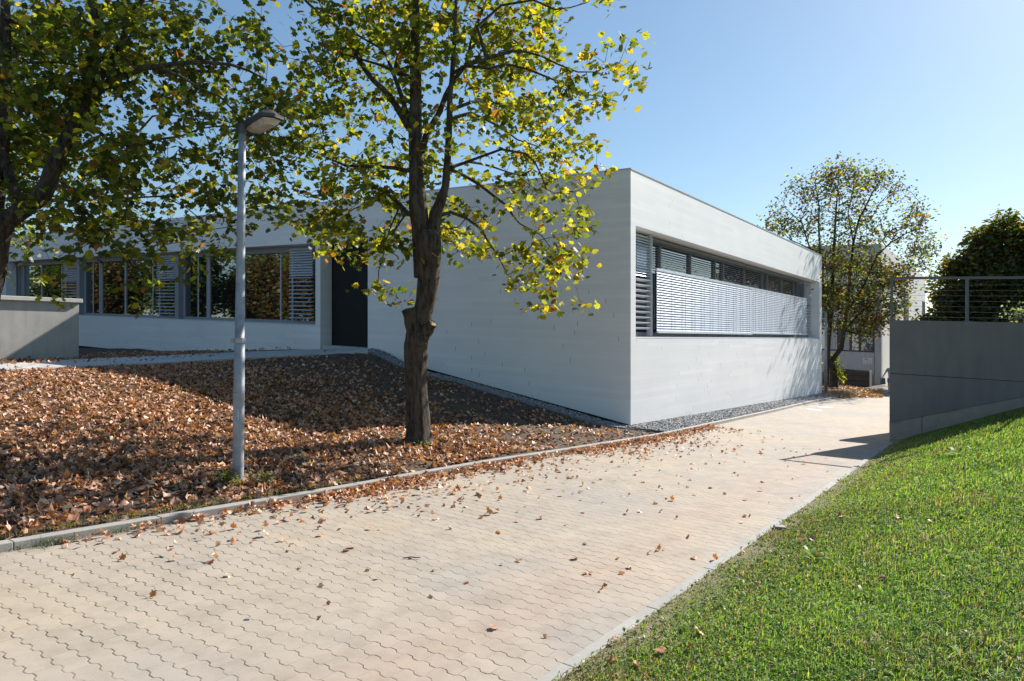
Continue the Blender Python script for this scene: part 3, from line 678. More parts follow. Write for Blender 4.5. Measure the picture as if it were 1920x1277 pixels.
mb = MB(); slanted(mb, -.004, .52, .012, .29, lambda s: -1.3, lambda s: zpb(s) - .004); slanted(mb, .56, LW, .012, .29, lambda s: -1.3, lambda s: zpb(s) - .004); slanted(mb, .52, .56, .03, .28, lambda s: -1.3, lambda s: zpb(s) - .01)
mb.build("concrete_base", M['conc_dark'], gw)
rl = empty("railing", (KC[0], KC[1], 0), wa); tag(rl, "grey steel railing with thin horizontal wires on top of dark wall", "railing")
zr = lambda s: 2.80 + SW * s
mb = MB(); slanted(mb, .01, LW, .12, .17, lambda s: zr(s) - .045, zr); mb.build("top_rail", M['steel'], rl)
for s in (.035, 1.27, 2.5, 3.75, 5.0):
    mb = MB(); slanted(mb, s - .025, s + .025, .12, .17, lambda q: zt(s), lambda q: zr(s) - .045); mb.box(s - .06, s + .06, .08, .21, zt(s) - .004, zt(s) + .012); mb.build("post", M['steel'], rl)
for k in range(7):
    z0 = lambda s, k=k: zt(s) + .075 + k * .101; mb = MB(); mb.tube([(.03, .145, z0(.03)), (LW, .145, z0(LW))], .0028, 6); mb.build("wire", M['wire'], rl)
w2 = empty("stair_cheek_wall", (8.40, 15.35, 0), wa); tag(w2, "lower rear cheek wall of the stairs hidden behind the dark wall", "wall")
mb = MB(); slanted(mb, 0, 6, 0, .25, lambda s: -1.3, lambda s: 1.69 + SW * s); mb.build("wall_body", M['panel'], w2)

# ------------------------------------------------------------------ street lamp by the bed
LB = at(446, 905, 6.86); lx0, ly0, lz0 = LB
lp = empty("street_lamp", (lx0, ly0, lz0)); tag(lp, "galvanised lamp post with dark angular head standing in the leafy bed", "street lamp")
lean = .0125
zz = [-.2, 0, .9, 1.35, 1.352, 2.4, 3.48]; rr = [.054, .054, .052, .050, .046, .040, .033]
mb = MB(); mb.tube([(lean * z, 0, z) for z in zz], rr, 24); mb.build("pole", M['galv'], lp, smooth=True)
mb = MB(); mb.tube([(lean * 1.385, 0, 1.36), (lean * 1.4, 0, 1.41)], .053, 24); mb.box(-.075 + lean * 1.4, -.045 + lean * 1.4, -.03, .03, 1.362, 1.408); mb.build("clamp", M['galv'], lp)
mb = MB(); mb.box(-.026, .026, -.061, -.045, .44, .88); mb.build("service_door", M['galv'], lp, bevel=.006)
# head: local long axis a, cross axis b
hx = -2.61 - lx0 ; ax = Vector((.70, -.71, .0)).normalized(); bx = Vector((.71, .70, 0)).normalized(); hz = 3.69 - lz0
o_ = Vector((-2.665 - lx0, 7.02 - ly0, hz)) + bx * .06
def hp(a, b, z): return tuple(o_ + ax * a + bx * b + Vector((0, 0, z)))
mb = MB(); low = [hp(-.06, -.11, -.02), hp(.49, -.11, .02), hp(.53, 0, .02), hp(.49, .11, .02), hp(-.06, .11, -.02)]
mid = [hp(-.06, -.115, .045), hp(.49, -.115, .05), hp(.535, 0, .05), hp(.49, .115, .05), hp(-.06, .115, .045)]
up = [hp(-.03, -.05, .075), hp(.40, -.05, .115), hp(.43, 0, .115), hp(.40, .05, .115), hp(-.03, .05, .075)]
vs = low + mid + up; ff = [(4, 3, 2, 1, 0), (10, 11, 12, 13, 14)]
for r in (0, 5):
    for k in range(5): ff.append((r + k, r + (k + 1) % 5, r + 5 + (k + 1) % 5, r + 5 + k))
hd = mesh_obj("lamp_head", vs, ff, M['lamp'], lp)
v2 = [hp(.06, -.09, -.006), hp(.47, -.09, .012), hp(.505, 0, .012), hp(.47, .09, .012), hp(.06, .09, -.006), hp(.10, -.055, -.045), hp(.42, -.055, -.035), hp(.45, 0, -.035), hp(.42, .055, -.035), hp(.10, .055, -.045)]
mesh_obj("lens", v2, [(5, 9, 8, 7, 6)] + [(k, 5 + k, 5 + (k + 1) % 5, (k + 1) % 5) for k in range(5)], M['lens'], hd)
mb = MB(); mb.tube([(lean * 3.44, 0, 3.40), (lean * 3.6, 0, hz - .0)], .040, 16); mb.build("bracket", M['lamp'], lp)

# ------------------------------------------------------------------ the two maples in front
DENS = [
 "998898765524899998788532",
 "998897765524899986886133",
 "888886666656756755887665",
 "888753777888757556887643",
 "888743467778745446887531",
 "999986465778645546777630",
 "889987634778886555676530",
 "778887566568888664365530",
 "667876265337877667754610",
 "566777454116647653666700",
 "332234210000036200276400",
 "011013100000014000015100"]
CELL_W, CELL_H = 50.0, 48.0
def clump(p, sc=1.0, seed=0.0):
    x, y, z = p[0] * sc + seed, p[1] * sc, p[2] * sc
    return (math.sin(2.9 * x + 1.7 * math.sin(2.3 * z)) * math.sin(3.3 * z + 1.5 * math.sin(2.1 * y + seed)) + .5 * math.sin(6.1 * x + 2 * math.sin(4.7 * y)) * math.sin(6.7 * z + seed))
def sprays_from_map(c0, c1, wfun, yfun, k):
    out = []
    for r, row in enumerate(DENS):
        for c in range(24):
            px0 = c * CELL_W; d = int(row[c]); wgt = wfun(px0 + 25) * (.62 if r >= 9 and px0 < 560 else 1)
            if wgt <= 0 or d == 0: continue
            m = k * (d / 9.0) ** 1.75 * wgt; m = int(m) + (rng.random() < m - int(m))
            for _ in range(m):
                for _t in range(4):
                    px = px0 + rng.random() * CELL_W; py = r * CELL_H + rng.random() * CELL_H; q = at(px, py, yfun(px))
                    if clump(q, .9) > .0 + .2 * (d < 8): break
                if _t == 3 and rng.random() < .8: continue
                out.append(q)
    return out
def spray_leaves(sp, n_lo, n_hi, sd, drop=0.06):
    P = []
    for s in sp:
        k = rng.integers(n_lo, n_hi + 1); P.append(np.array(s) + rng.normal(0, sd, (k, 3)) * np.array([1, 1, .55]) - np.array([0, 0, drop]))
    return np.concatenate(P)
def pxof(P): return CX + P[:, 0] / P[:, 1] * F
# ---- centre maple
TY = 9.5; xc = at(790, 0, TY)[0]; limb_raw = limb
def limb(px, Y0, Y1, r0, r1): return limb_raw(px, Y0, Y1 if Y1 > 9.45 or Y0 < 9 else 9.5 + (9.5 - Y1) * 1.25, r0, r1)
tb_ = at(783, 828, TY)
mt = empty("maple_tree", tb_); tag(mt, "maple with yellow-green leaves and knobbly forked trunk in front of the pale building", "tree")
OFF = np.array(tb_)
def rings(rows, Y): return [(*at((a + b) / 2, y, Y), (b - a) / 2 / F * Y, (b - a) / 2 / F * Y * .95) for y, a, b in rows]
def loc_rings(rows, Y): return [(x - OFF[0], yy - OFF[1], z - OFF[2], a, b) for x, yy, z, a, b in rings(rows, Y)]
trk = bark_tube("trunk", loc_rings([(858, 745, 826), (840, 752, 817), (828, 758, 811), (815, 761, 807), (780, 761, 805), (740, 760, 801), (700, 759, 799), (667, 757, 801), (645, 757, 801), (620, 762, 804), (600, 768, 808), (582, 775, 812), (562, 780, 818), (526, 783, 824), (480, 781, 827), (448, 778, 827), (432, 782, 822)], TY), M['bark'], mt, 40, .045)
bark_tube("main_stem", loc_rings([(500, 784, 812), (455, 778, 806), (436, 774, 804), (400, 767, 802), (329, 767, 794), (282, 767, 792), (235, 766, 791), (188, 769, 791), (117, 770, 790), (70, 771, 787), (0, 775, 786), (-150, 779, 786), (-300, 783, 785)], TY), M['bark'], mt, 24, .05)
bark_tube("side_stem", loc_rings([(520, 800, 822), (455, 802, 826), (425, 803, 827), (400, 805, 829), (380, 815, 836), (350, 828, 843), (329, 830, 844), (282, 834, 847), (235, 837, 848), (188, 838, 848), (117, 846, 854), (40, 850, 857), (-60, 856, 859)], TY), M['bark'], mt, 20, .05)
# knob with old pruning cuts
def knob(name, p0, p1, r0, r1, capmat):
    pts = [Vector(at(*p0)) - Vector(OFF), Vector(at(*p1)) - Vector(OFF)]; d = (pts[1] - pts[0]); q = []
    for i in range(7): q.append(pts[0] + d * (i / 6))
    mb = MB(); mb.tube(q, [r0 + (r1 - r0) * (i / 6) + .008 * math.sin(i * 2.3) for i in range(7)], 20); o = mb.build(name, M['bark'], mt, True)
    for v in o.data.vertices: v.co += Vector(rng.normal(0, .005, 3))
    mb = MB(); mb.tube([pts[1] - d.normalized() * .003, pts[1] + d.normalized() * .006], r1 * .8, 16); mb.build("cut_face", capmat, o)
knob("old_stub", (786, 650, 9.45), (768, 579, 9.44), .12, .105, M['bark']); knob("pruned_stub", (790, 632, 9.42), (811, 607, 9.30), .10, .062, M['cutwood'])
R1, R2 = .035, .014
limbs = [
 [(*at(790, 520, TY), .10), (*at(783, 400, TY), .09), (*at(780, 300, TY), .07), (*at(779, 200, TY), .06), (*at(780, 100, TY), .05), (*at(780, 0, TY), .035), (*at(783, -150, TY), .02), (*at(786, -330, TY), .01)],
 [(*at(812, 470, TY), .08), (*at(817, 400, TY), .07), (*at(835, 350, TY), .045), (*at(841, 250, TY), .035), (*at(848, 120, TY), .025), (*at(853, 30, TY), .018), (*at(858, -80, TY), .01)],
 limb([(766, 238), (742, 197), (729, 178), (700, 150), (684, 130), (667, 101), (648, 70), (629, 49), (599, 26), (572, 0), (540, -60)], 9.5, 8.3, .05, .018),
 limb([(766, 225), (751, 175), (738, 139), (725, 105), (710, 88), (686, 75), (660, 60)], 9.5, 8.7, .035, .01),
 limb([(770, 145), (740, 133), (714, 122), (676, 111), (640, 100)], 9.5, 10.3, .03, .01),
 limb([(740, 132), (746, 105), (763, 83), (775, 50)], 9.5, 9.7, .028, .012),
 limb([(789, 285), (800, 253), (810, 234), (825, 209), (836, 178), (851, 150), (874, 122), (887, 66), (902, 24), (913, 0), (930, -60)], 9.5, 8.6, .05, .016),
 limb([(848, 205), (883, 192), (904, 188), (940, 196), (980, 210)], 9.5, 10.3, .026, .008),
 limb([(846, 222), (883, 212), (911, 224), (940, 239), (970, 262), (1010, 275)], 9.5, 8.8, .028, .008),
 limb([(876, 122), (930, 105), (961, 96), (985, 97), (1015, 105), (1045, 120), (1083, 135), (1115, 135), (1162, 117)], 9.2, 9.0, .024, .006),
 limb([(874, 124), (920, 128), (950, 120), (990, 130), (1049, 154), (1068, 169), (1105, 178), (1134, 182), (1164, 178)], 9.2, 8.4, .022, .005),
 limb([(895, 50), (940, 10), (1000, 0), (1040, 18), (1070, 14), (1100, 5)], 9.2, 8.9, .02, .006),
 limb([(847, 313), (879, 303), (902, 307), (924, 313), (950, 322), (980, 330)], 9.5, 8.7, .024, .008),
 limb([(940, 280), (985, 288), (1003, 304), (1016, 331), (1025, 355), (1038, 362), (1077, 360), (1106, 347)], 9.0, 8.4, .016, .005),
 limb([(845, 318), (872, 330), (900, 347), (924, 366), (948, 384), (961, 403), (974, 419), (1001, 433), (1016, 442), (1050, 488)], 9.5, 8.4, .026, .006),
 limb([(823, 405), (845, 398), (874, 409), (902, 429), (913, 449), (928, 471), (941, 493), (950, 514), (985, 540)], 9.5, 8.5, .026, .005),
 limb([(763, 320), (740, 315), (714, 313), (686, 312), (648, 311), (635, 305), (600, 290), (560, 270)], 9.5, 8.8, .03, .01),
 limb([(765, 401), (750, 384), (733, 369), (721, 360), (690, 345), (650, 350)], 9.5, 9.9, .034, .01),
 limb([(758, 405), (740, 432), (720, 473), (710, 507), (709, 538)], 9.4, 9.0, .014, .004),
 limb([(749, 388), (734, 422), (715, 476)], 9.4, 9.2, .014, .005),
 limb([(721, 360), (700, 380), (664, 391), (616, 428), (590, 450)], 9.7, 9.0, .012, .004),
]
def yc(px):
    x = (px - CX) / F * TY - xc; r = math.sqrt(max(.5, 3.1 ** 2 - x * x)); return TY + .95 + (rng.random() * 2 - 1) * .48 * r
sp = sprays_from_map(0, 24, lambda p: 0 if p < 420 else (.5 if p < 560 else 1.0), yc, 11.5)
# the crown above the picture
extra = []
while len(extra) < 230:
    q = rng.normal(0, 1, 3); q /= np.linalg.norm(q); q *= rng.random() ** .4; p = np.array([xc + q[0] * 3.0, TY + 1.0 + q[1] * 2.5, 6.9 + q[2] * 2.2])
    if p[2] > EYE + HY / F * p[1] + .05: extra.append(tuple(p))
allsp = np.array(sp + extra)
A, PAR, R, nl = grow(limbs, allsp, r0=.0028)
branch_mesh("limbs", A - OFF, PAR, R, M['bark'], mt, 0, nl, 8); branch_mesh("twigs", A - OFF, PAR, R, M['bark'], mt, nl, len(A), 4)
LPs = spray_leaves(allsp, 10, 18, .118)
pxs = pxof(LPs); n = len(LPs); yel = np.clip((pxs - 560) / 560, 0, 1) * .8 + .2 * rng.random(n)
pal = np.where((rng.random(n) < .22 + .5 * yel)[:, None], np.array(YG), np.array(GREEN)); pal = np.where((rng.random(n) < .05 + .09 * yel)[:, None], np.array(YEL), pal); pal = np.where((rng.random(n) < .03)[:, None], np.array(ORG), pal)
pal = pal * (.75 + .5 * rng.random((n, 1)))
leaves("foliage", LPs - OFF, rng.uniform(.064, .126, n), pal, M['leaf'], mt, tilt=.85)
sd_ = allsp[rng.choice(len(allsp), 260)]; SP = np.repeat(sd_, 7, 0) + rng.normal(0, .05, (260 * 7, 3)) - np.array([0, 0, .1])
leaves("seed_clusters", SP - OFF, rng.uniform(.035, .06, len(SP)), colmix(len(SP), [BRN, ORG, (.13, .08, .03)], [3, 1, 2]), M['dry'], mt, 'diam', tilt=1.2, down=2)

limb = limb_raw
# ---- left maple, nearer
LY = 7.4; bl = np.array(at(-70, 860, LY)); bl[2] = float(bed_z(bl[0:1], bl[1:2])[0]) - .02
lt = empty("maple_tree", tuple(bl)); tag(lt, "dark leafy maple leaning in from the left edge with heavy curved limb", "tree")
OFF2 = bl.copy()
OFFs = OFF; OFF = OFF2
def px_at_base(): return CX + bl[0] / bl[1] * F, HY - (bl[2] - EYE) / bl[1] * F
bx0, by0 = px_at_base()
bark_tube("trunk", loc_rings([(by0 + 20, bx0 - 42, bx0 + 40), (by0 - 40, bx0 - 30, bx0 + 28), (640, -78, -24), (560, -56, -6), (500, -44, 8), (455, -34, 14), (430, -26, 20), (405, -4, 34), (385, 28, 62)], LY), M['bark'], lt, 36, .05)
bark_tube("back_stem", loc_rings([(560, -46, -6), (470, -30, 0), (400, -20, 4), (300, -12, 14), (200, -4, 22), (100, 0, 20), (0, 4, 18), (-150, 8, 18)], LY + .25), M['bark'], lt, 20, .05)
limbs2 = [
 limb([(-20, 470), (6, 418), (38, 396), (75, 371), (90, 345), (96, 325), (110, 290), (139, 235), (154, 207), (162, 178), (169, 122), (178, 81), (182, 56), (175, 19), (170, 0), (160, -80)], 7.4, 7.2, .105, .03),
 limb([(158, 200), (167, 188), (180, 160), (203, 122), (224, 90), (239, 47), (263, 9), (290, -50)], 7.25, 6.9, .045, .02),
 limb([(167, 188), (188, 169), (212, 147), (242, 139), (267, 128), (300, 124), (338, 118), (385, 117), (432, 121), (465, 132), (500, 150)], 7.25, 6.5, .042, .008),
 limb([(212, 147), (224, 132), (227, 105), (242, 75), (255, 40)], 7.1, 7.3, .022, .012),
 limb([(290, 126), (338, 143), (375, 165), (413, 182), (454, 224), (480, 240)], 6.9, 7.6, .016, .006),
 limb([(80, 380), (120, 372), (150, 387), (169, 405), (199, 439), (225, 465), (250, 500), (285, 560)], 7.3, 6.9, .022, .004),
 limb([(150, 215), (200, 260), (256, 278), (290, 262), (338, 256), (376, 241), (420, 235)], 7.2, 7.9, .022, .006),
 limb([(230, 262), (263, 244), (286, 218), (318, 214), (360, 222)], 7.4, 8.2, .014, .005),
 limb([(90, 345), (130, 352), (188, 370), (226, 373), (263, 370), (308, 368), (350, 390), (400, 430)], 7.3, 7.6, .018, .004),
 limb([(8, 300), (-10, 250)], 7.6, 7.6, .05, .05), limb([(8, 120), (60, 117), (110, 117), (150, 124), (200, 140)], 7.6, 7.9, .02, .006),
 limb([(8, 96), (70, 97), (120, 99), (170, 96)], 7.6, 7.8, .014, .006),
 limb([(-20, 470), (-10, 400), (-6, 250), (6, 100), (8, -100), (10, -260)], 7.65, 7.6, .07, .015),
 limb([(0, 330), (-120, 250), (-260, 180), (-400, 100)], 7.5, 7.0, .05, .01), limb([(8, 100), (-80, -60), (-200, -200)], 7.6, 7.4, .04, .01),
 limb([(180, 60), (240, -100), (300, -260)], 7.2, 7.6, .03, .01),
]
xl = at(60, 0, LY)[0]
def yl(px):
    x = (px - CX) / F * LY - xl; r = math.sqrt(max(.6, 3.3 ** 2 - x * x)); 
    if px > 370: return 7.35 + rng.random() * 1.3
    return LY + (rng.random() * 1.7 - .42) * .60 * r
sp2 = sprays_from_map(0, 24, lambda p: 1.25 if p < 420 else (.75 if p < 560 else (.12 if p < 640 else 0)), yl, 11.0)
extra = []
while len(extra) < 300:
    q = rng.normal(0, 1, 3); q /= np.linalg.norm(q); q *= rng.random() ** .4; p = np.array([xl - .7 + q[0] * 3.9, LY + .3 + q[1] * 2.7, 5.2 + q[2] * 3.2])
    px_, py_ = CX + p[0] / p[1] * F, HY - (p[2] - EYE) / p[1] * F
    if (py_ < -15 or px_ < -20) and p[2] > 2.6: extra.append(tuple(p))
allsp = np.array(sp2 + extra)
A, PAR, R, nl = grow(limbs2, allsp, r0=.0026)
branch_mesh("limbs", A - OFF2, PAR, R, M['bark'], lt, 0, nl, 8); branch_mesh("twigs", A - OFF2, PAR, R, M['bark'], lt, nl, len(A), 4)
LPs = spray_leaves(allsp, 10, 18, .098); n = len(LPs)
cm = colmix(n, [DKG, GREEN, YG, YEL, ORG], [2.6, 4.8, 4.0, .5, .4]); leaves("foliage", LPs - OFF2, rng.uniform(.052, .102, n), cm, M['leaf'], lt, tilt=.85)
sd_ = allsp[rng.choice(len(allsp), 240)]; SP = np.repeat(sd_, 7, 0) + rng.normal(0, .045, (240 * 7, 3)) - np.array([0, 0, .09])
leaves("seed_clusters", SP - OFF2, rng.uniform(.03, .05, len(SP)), colmix(len(SP), [BRN, ORG, (.16, .10, .05)], [3, 1, 2]), M['dry'], lt, 'diam', tilt=1.2, down=2)

# ------------------------------------------------------------------ farther trees
def far_tree(name, label, base, limb_px, Y, sprs, k, size, pal, wts, seeds=0, group=None):
    r = empty(name, tuple(base)); tag(r, label, "tree", group); O = np.array(base)
    lim = [[(base[0], base[1], base[2], .16), *limb_px[0]]] + limb_px[1:]
    A, PAR, R, nl = grow(lim, sprs, step=.5, r0=.008, pw=.45)
    branch_mesh("trunk", A - O, PAR, R, M['bark_far'], r, 0, nl, 7); branch_mesh("branches", A - O, PAR, R, M['bark_far'], r, nl, len(A), 4)
    P = np.repeat(sprs, k, 0); P = P + rng.normal(0, .24, P.shape); n = len(P)
    leaves("crown", P - O, size * rng.uniform(.7, 1.3, n), colmix(n, pal, wts), M['leaf'], r, 'diam', tilt=.8)
    if seeds:
        q = sprs[rng.choice(len(sprs), seeds)]; P = np.repeat(q, 6, 0) + rng.normal(0, .12, (seeds * 6, 3)) * np.array([1, 1, 1.6]); n = len(P)
        leaves("seed_clusters", P - O, np.full(n, .15), colmix(n, [(.10, .06, .045), (.16, .09, .06)], [1, 1]), M['dry'], r, 'diam', tilt=1.5, down=4)
    return r
FY = 33.0
def fl(pts, r0, r1, y1=FY): return limb(pts, FY, y1, r0, r1)
fb = at(1549, 722, FY)
fl_ = [fl([(1550, 700), (1552, 660), (1556, 613), (1560, 570), (1563, 475), (1566, 425), (1568, 388), (1572, 338)], .13, .02),
 fl([(1550, 690), (1566, 668), (1578, 652), (1583, 620), (1590, 560), (1600, 455), (1610, 413), (1635, 363), (1655, 328)], .12, .02),
 fl([(1556, 613), (1545, 560), (1538, 475), (1535, 425), (1536, 388), (1528, 338)], .08, .02, 34),
 fl([(1590, 580), (1615, 545), (1645, 478), (1670, 455), (1695, 440), (1725, 425)], .06, .015, 32),
 fl([(1545, 540), (1520, 470), (1503, 418), (1470, 388)], .05, .015, 32.5), fl([(1538, 475), (1510, 462), (1483, 450), (1455, 425)], .035, .012, 33.5),
 fl([(1583, 620), (1610, 590), (1640, 565), (1680, 560), (1715, 548)], .06, .012, 31.5), fl([(1600, 455), (1590, 400), (1600, 350), (1605, 325)], .035, .01, 34)]
S = []
while len(S) < 2100:
    px = rng.uniform(1430, 1755); py = rng.uniform(308, 640)
    e1 = ((px - 1590) / 150) ** 2 + ((py - 435) / 128) ** 2; e2 = ((px - 1600) / 100) ** 2 + ((py - 555) / 75) ** 2; e3 = ((px - 1700) / 55) ** 2 + ((py - 470) / 65) ** 2
    e4 = ((px - 1475) / 42) ** 2 + ((py - 425) / 26) ** 2
    pr = max(.35 if e1 < 1 else 0, 1.0 if e2 < 1 else 0, .30 if e3 < 1 else 0, .5 if e4 < 1 else 0)
    if e1 < 1 and e1 > .55: pr = max(pr, .55)
    if clump((px / 40., 0, py / 40.), .5, 2.0) < -.15 and rng.random() < .75: continue
    if rng.random() < pr: S.append(at(px, py, FY + rng.normal(0, 1.3)))
S = np.array(S)
far_tree("linden_tree", "airy small tree with brown seed clusters between the building end and grey wall", fb, fl_, FY, S, 6, .15, [DKG, GREEN, YG, YEL, ORG, BRN], [4, 4, 2.6, .5, .7, 1.4], seeds=420)

def blob_tree(name, label, base, lobes, nspr, k, size, pal, wts, sd=.30, group=None, shell=.35):
    S = []
    vol = np.array([l[3] ** 2 for l in lobes]); vol = vol / vol.sum()
    for l, v in zip(lobes, vol):
        m = int(nspr * v); q = rng.normal(0, 1, (m, 3)); q /= np.linalg.norm(q, axis=1, keepdims=True); q *= (rng.random((m, 1)) ** shell) * l[3] * np.array([1, 1, .85]); S.append(q + np.array(l[:3]))
    S = np.concatenate(S) + np.array(base); zt_ = max(l[2] for l in lobes)
    lim = [[(base[0], base[1], base[2] + .6, .2), (base[0], base[1], base[2] + zt_ * .5, .15), (base[0], base[1], base[2] + zt_, .06)]]
    for l in lobes: lim.append([(base[0], base[1], base[2] + l[2] * .45, .08), (base[0] + l[0] * .6, base[1] + l[1] * .6, base[2] + l[2] * .8, .05), (base[0] + l[0], base[1] + l[1], base[2] + l[2], .03)])
    r = empty(name, tuple(base)); tag(r, label, "tree", group); O = np.array(base); lim[0].insert(0, (base[0], base[1], base[2] - .2, .26))
    A, PAR, R, nl = grow(lim, S[::4], step=.6, r0=.01, pw=.4)
    branch_mesh("trunk", A - O, PAR, R, M['bark_far'], r, 0, nl, 7); branch_mesh("branches", A - O, PAR, R, M['bark_far'], r, nl, len(A), 4)
    P = np.repeat(S, k, 0); P = P + rng.normal(0, sd, P.shape); n = len(P)
    leaves("crown", P - O, size * rng.uniform(.6, 1.4, n), colmix(n, pal, wts), M['leaf'], r, 'diam', tilt=.8)
    return r
DY = 38.0; db_ = (26.0, DY, -1.6)
blob_tree("bushy_tree", "dense dark rounded tree with rusty tints behind the wire railing at right", db_,
          [(0.7, 0, 7.7, 2.1), (-.9, .2, 6.2, 2.2), (1.9, .3, 6.2, 2.5), (-2.2, 0, 3.6, 1.9), (-.6, 0, 3.6, 2.6), (2.2, 0, 3.4, 2.6), (-2.6, -.2, 1.7, 1.5), (0, .4, 1.6, 2.6), (3.6, 0, 4.6, 2.1), (3.4, .5, 2.0, 2.4), (-2.4, 0, 5.3, .8), (-.6, 0, 8.3, .9), (1.9, 0, 8.6, 1.0), (-3.4, 0, 3.6, .7), (-1.9, 0, 7.1, .7), (.6, 0, 9.3, .8)], 6500, 9, .24,
          [(.085, .12, .03), (.07, .08, .03), (.16, .085, .03), (.24, .18, .04)], [5, 4, 1.8, .9], sd=.20, shell=.30)
blob_tree("bushy_tree", "second dense tree further right behind the grey wall", (33.5, 36.0, -1.8), [(0, 0, 6, 2.6), (-1.5, 0, 4.5, 2.5), (1.6, 0, 4.2, 2.6), (0, 0, 2.5, 2.8)], 1300, 8, .30, [DKG, GREEN], [4, 3])
sb = at(1915, 640, 17.5)
sh_ = blob_tree("silvery_shrub", "pale silvery-green shrub poking up beyond the railing at the right edge", (sb[0], sb[1], -.9), [(0, 0, 3.15, .34), (-.25, 0, 2.55, .38), (.25, .1, 2.5, .55), (-.05, 0, 2.0, .55), (.2, 0, 1.5, .6)], 240, 6, .075, [(.16, .21, .14), (.10, .15, .08)], [2, 2], sd=.08)
sh_["category"] = "shrub"
rf = None
pals = [([(.17, .10, .035), (.12, .075, .035), GREEN, YG], [3, 4, 3, 1]), ([DKG, GREEN, (.10, .12, .03)], [4, 4, 1])]
protos = []
for k, (pl, wt) in enumerate(pals):
    b_ = [(-25.5, 18.5), (-30.0, 25.5)][k]
    protos.append(blob_tree("garden_tree", ["rust-brown tree standing left of the picture, mirrored in the long window", "green tree standing left of the picture, mirrored in the long window"][k], (b_[0], b_[1], 1.3),
        [(0, 0, 5.0, 1.9), (-1.3, 0, 3.8, 1.8), (1.4, .3, 3.7, 1.8), (0, 0, 2.6, 2.0)], 1500, 8, .26, pl, wt, group="trees mirrored in the long window"))
def dup(root, loc, rz, sc, label):
    r = root.copy(); COL.objects.link(r); r.location = loc; r.rotation_euler = (0, 0, rz); r.scale = (sc, sc, sc); r["label"] = label
    for ch in root.children:
        c = ch.copy(); COL.objects.link(c); c.parent = r
    return r
for x, y, k, s_, lb in ((-36.5, 30.5, 0, .95, "farthest rust-brown tree mirrored in the long window"), (-36, 21.5, 1, .92, "tall green tree behind the rust-brown one, mirrored in the long window"), (-43, 34, 1, 1.05, "farthest green tree mirrored in the long window"), (-30.5, 12.5, 1, .85, "smaller green tree nearest the path, mirrored in the long window"), (-31, 21, 0, .85, "rust-brown tree amid green ones, mirrored in the long window")):
    dup(protos[k], (x, y, 1.3), rng.random() * 6, s_, lb)
q = dup(protos[1], (-33.0, 60.0, 2.5), 1.0, 1.45, "pale tree crown rising just over the roof of the long building"); del q["group"]

# ------------------------------------------------------------------ rear building
RB = np.array(at(1653, 723, 41.0)); RBL = empty("rear_building", (RB[0], RB[1], 0), ROT)
tag(RBL, "tall two-storey grey building with dark ribbon windows behind the small tree", "building")
def tb(px, s=0.0):
    k = (px - CX) / F; cx, cy = RB[0] + s * U[0], RB[1] + s * U[1]; return (cx - k * cy) / (-V[0] + k * V[1])
def sb_(px):
    k = (px - CX) / F; return (RB[0] - k * RB[1]) / (k * U[1] - U[0])
zy = lambda y: EYE + (HY - y) / F * 41.0
tp = tb(1640); TL_ = 13.0; SL = 27.5
mb = MB()
mb.box(0, .6, 0, tp, -1.6, 7.14, SH); z0, z1, z2, z3, z4 = zy(662), zy(602), zy(562), zy(531), 7.14
mb.box(.06, .6, tp, TL_, -.55, z0, SH); mb.box(.06, .6, tp, TL_, z1, z2, SH); mb.box(0.0, .6, tp, TL_, z3, z4, SH)
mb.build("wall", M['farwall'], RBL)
mb = MB(); mb.box(.25, .6, tp, TL_, -1.8, -.55, SH); mb.build("plinth", M['conc_dark'], RBL)
mb = MB(); mb.box(.045, .065, tb(1640.4) , tb(1640) + .03, -.55, z0, SH); mb.box(.045, .065, tb(1571.5), tb(1571), -.55, z0, SH); mb.build("panel_joint", M['black'], RBL)
# receding sunlit side
mb = MB(); cuts = [(0, sb_(1694), 0), (sb_(1694), sb_(1704), 1), (sb_(1704), sb_(1729), 0), (sb_(1729), sb_(1735), 1), (sb_(1735), SL, 0)]
gl = MB()
for a, b_, o in cuts:
    a = max(a, .6)
    if o: mb.box(a, b_, 0, .4, 4.9, 7.14); mb.box(a, b_, 0, .4, -1.8, .4); gl = MB(); gl.box(a, b_, .22, .3, .4, 4.9); gl.build('side_window', M['glass_far'], RBL)
    else: mb.box(a, b_, 0, .4, -1.8, 7.14)
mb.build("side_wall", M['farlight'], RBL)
mb = MB(); mb.box(.6, SL, .4, TL_, 6.5, 6.7, SH); mb.box(SL - .4, SL, .4, TL_, -1.8, 7.14, SH); mb.box(.6, SL - .4, TL_ - .4, TL_, -1.8, 7.14, SH); mb.build("roof", M['roof'], RBL)
mb = MB(); mb.box(SL, SL + 9, -.6, 3, -1.8, 2.75); mb.build("annexe", M['farlight'], RBL)
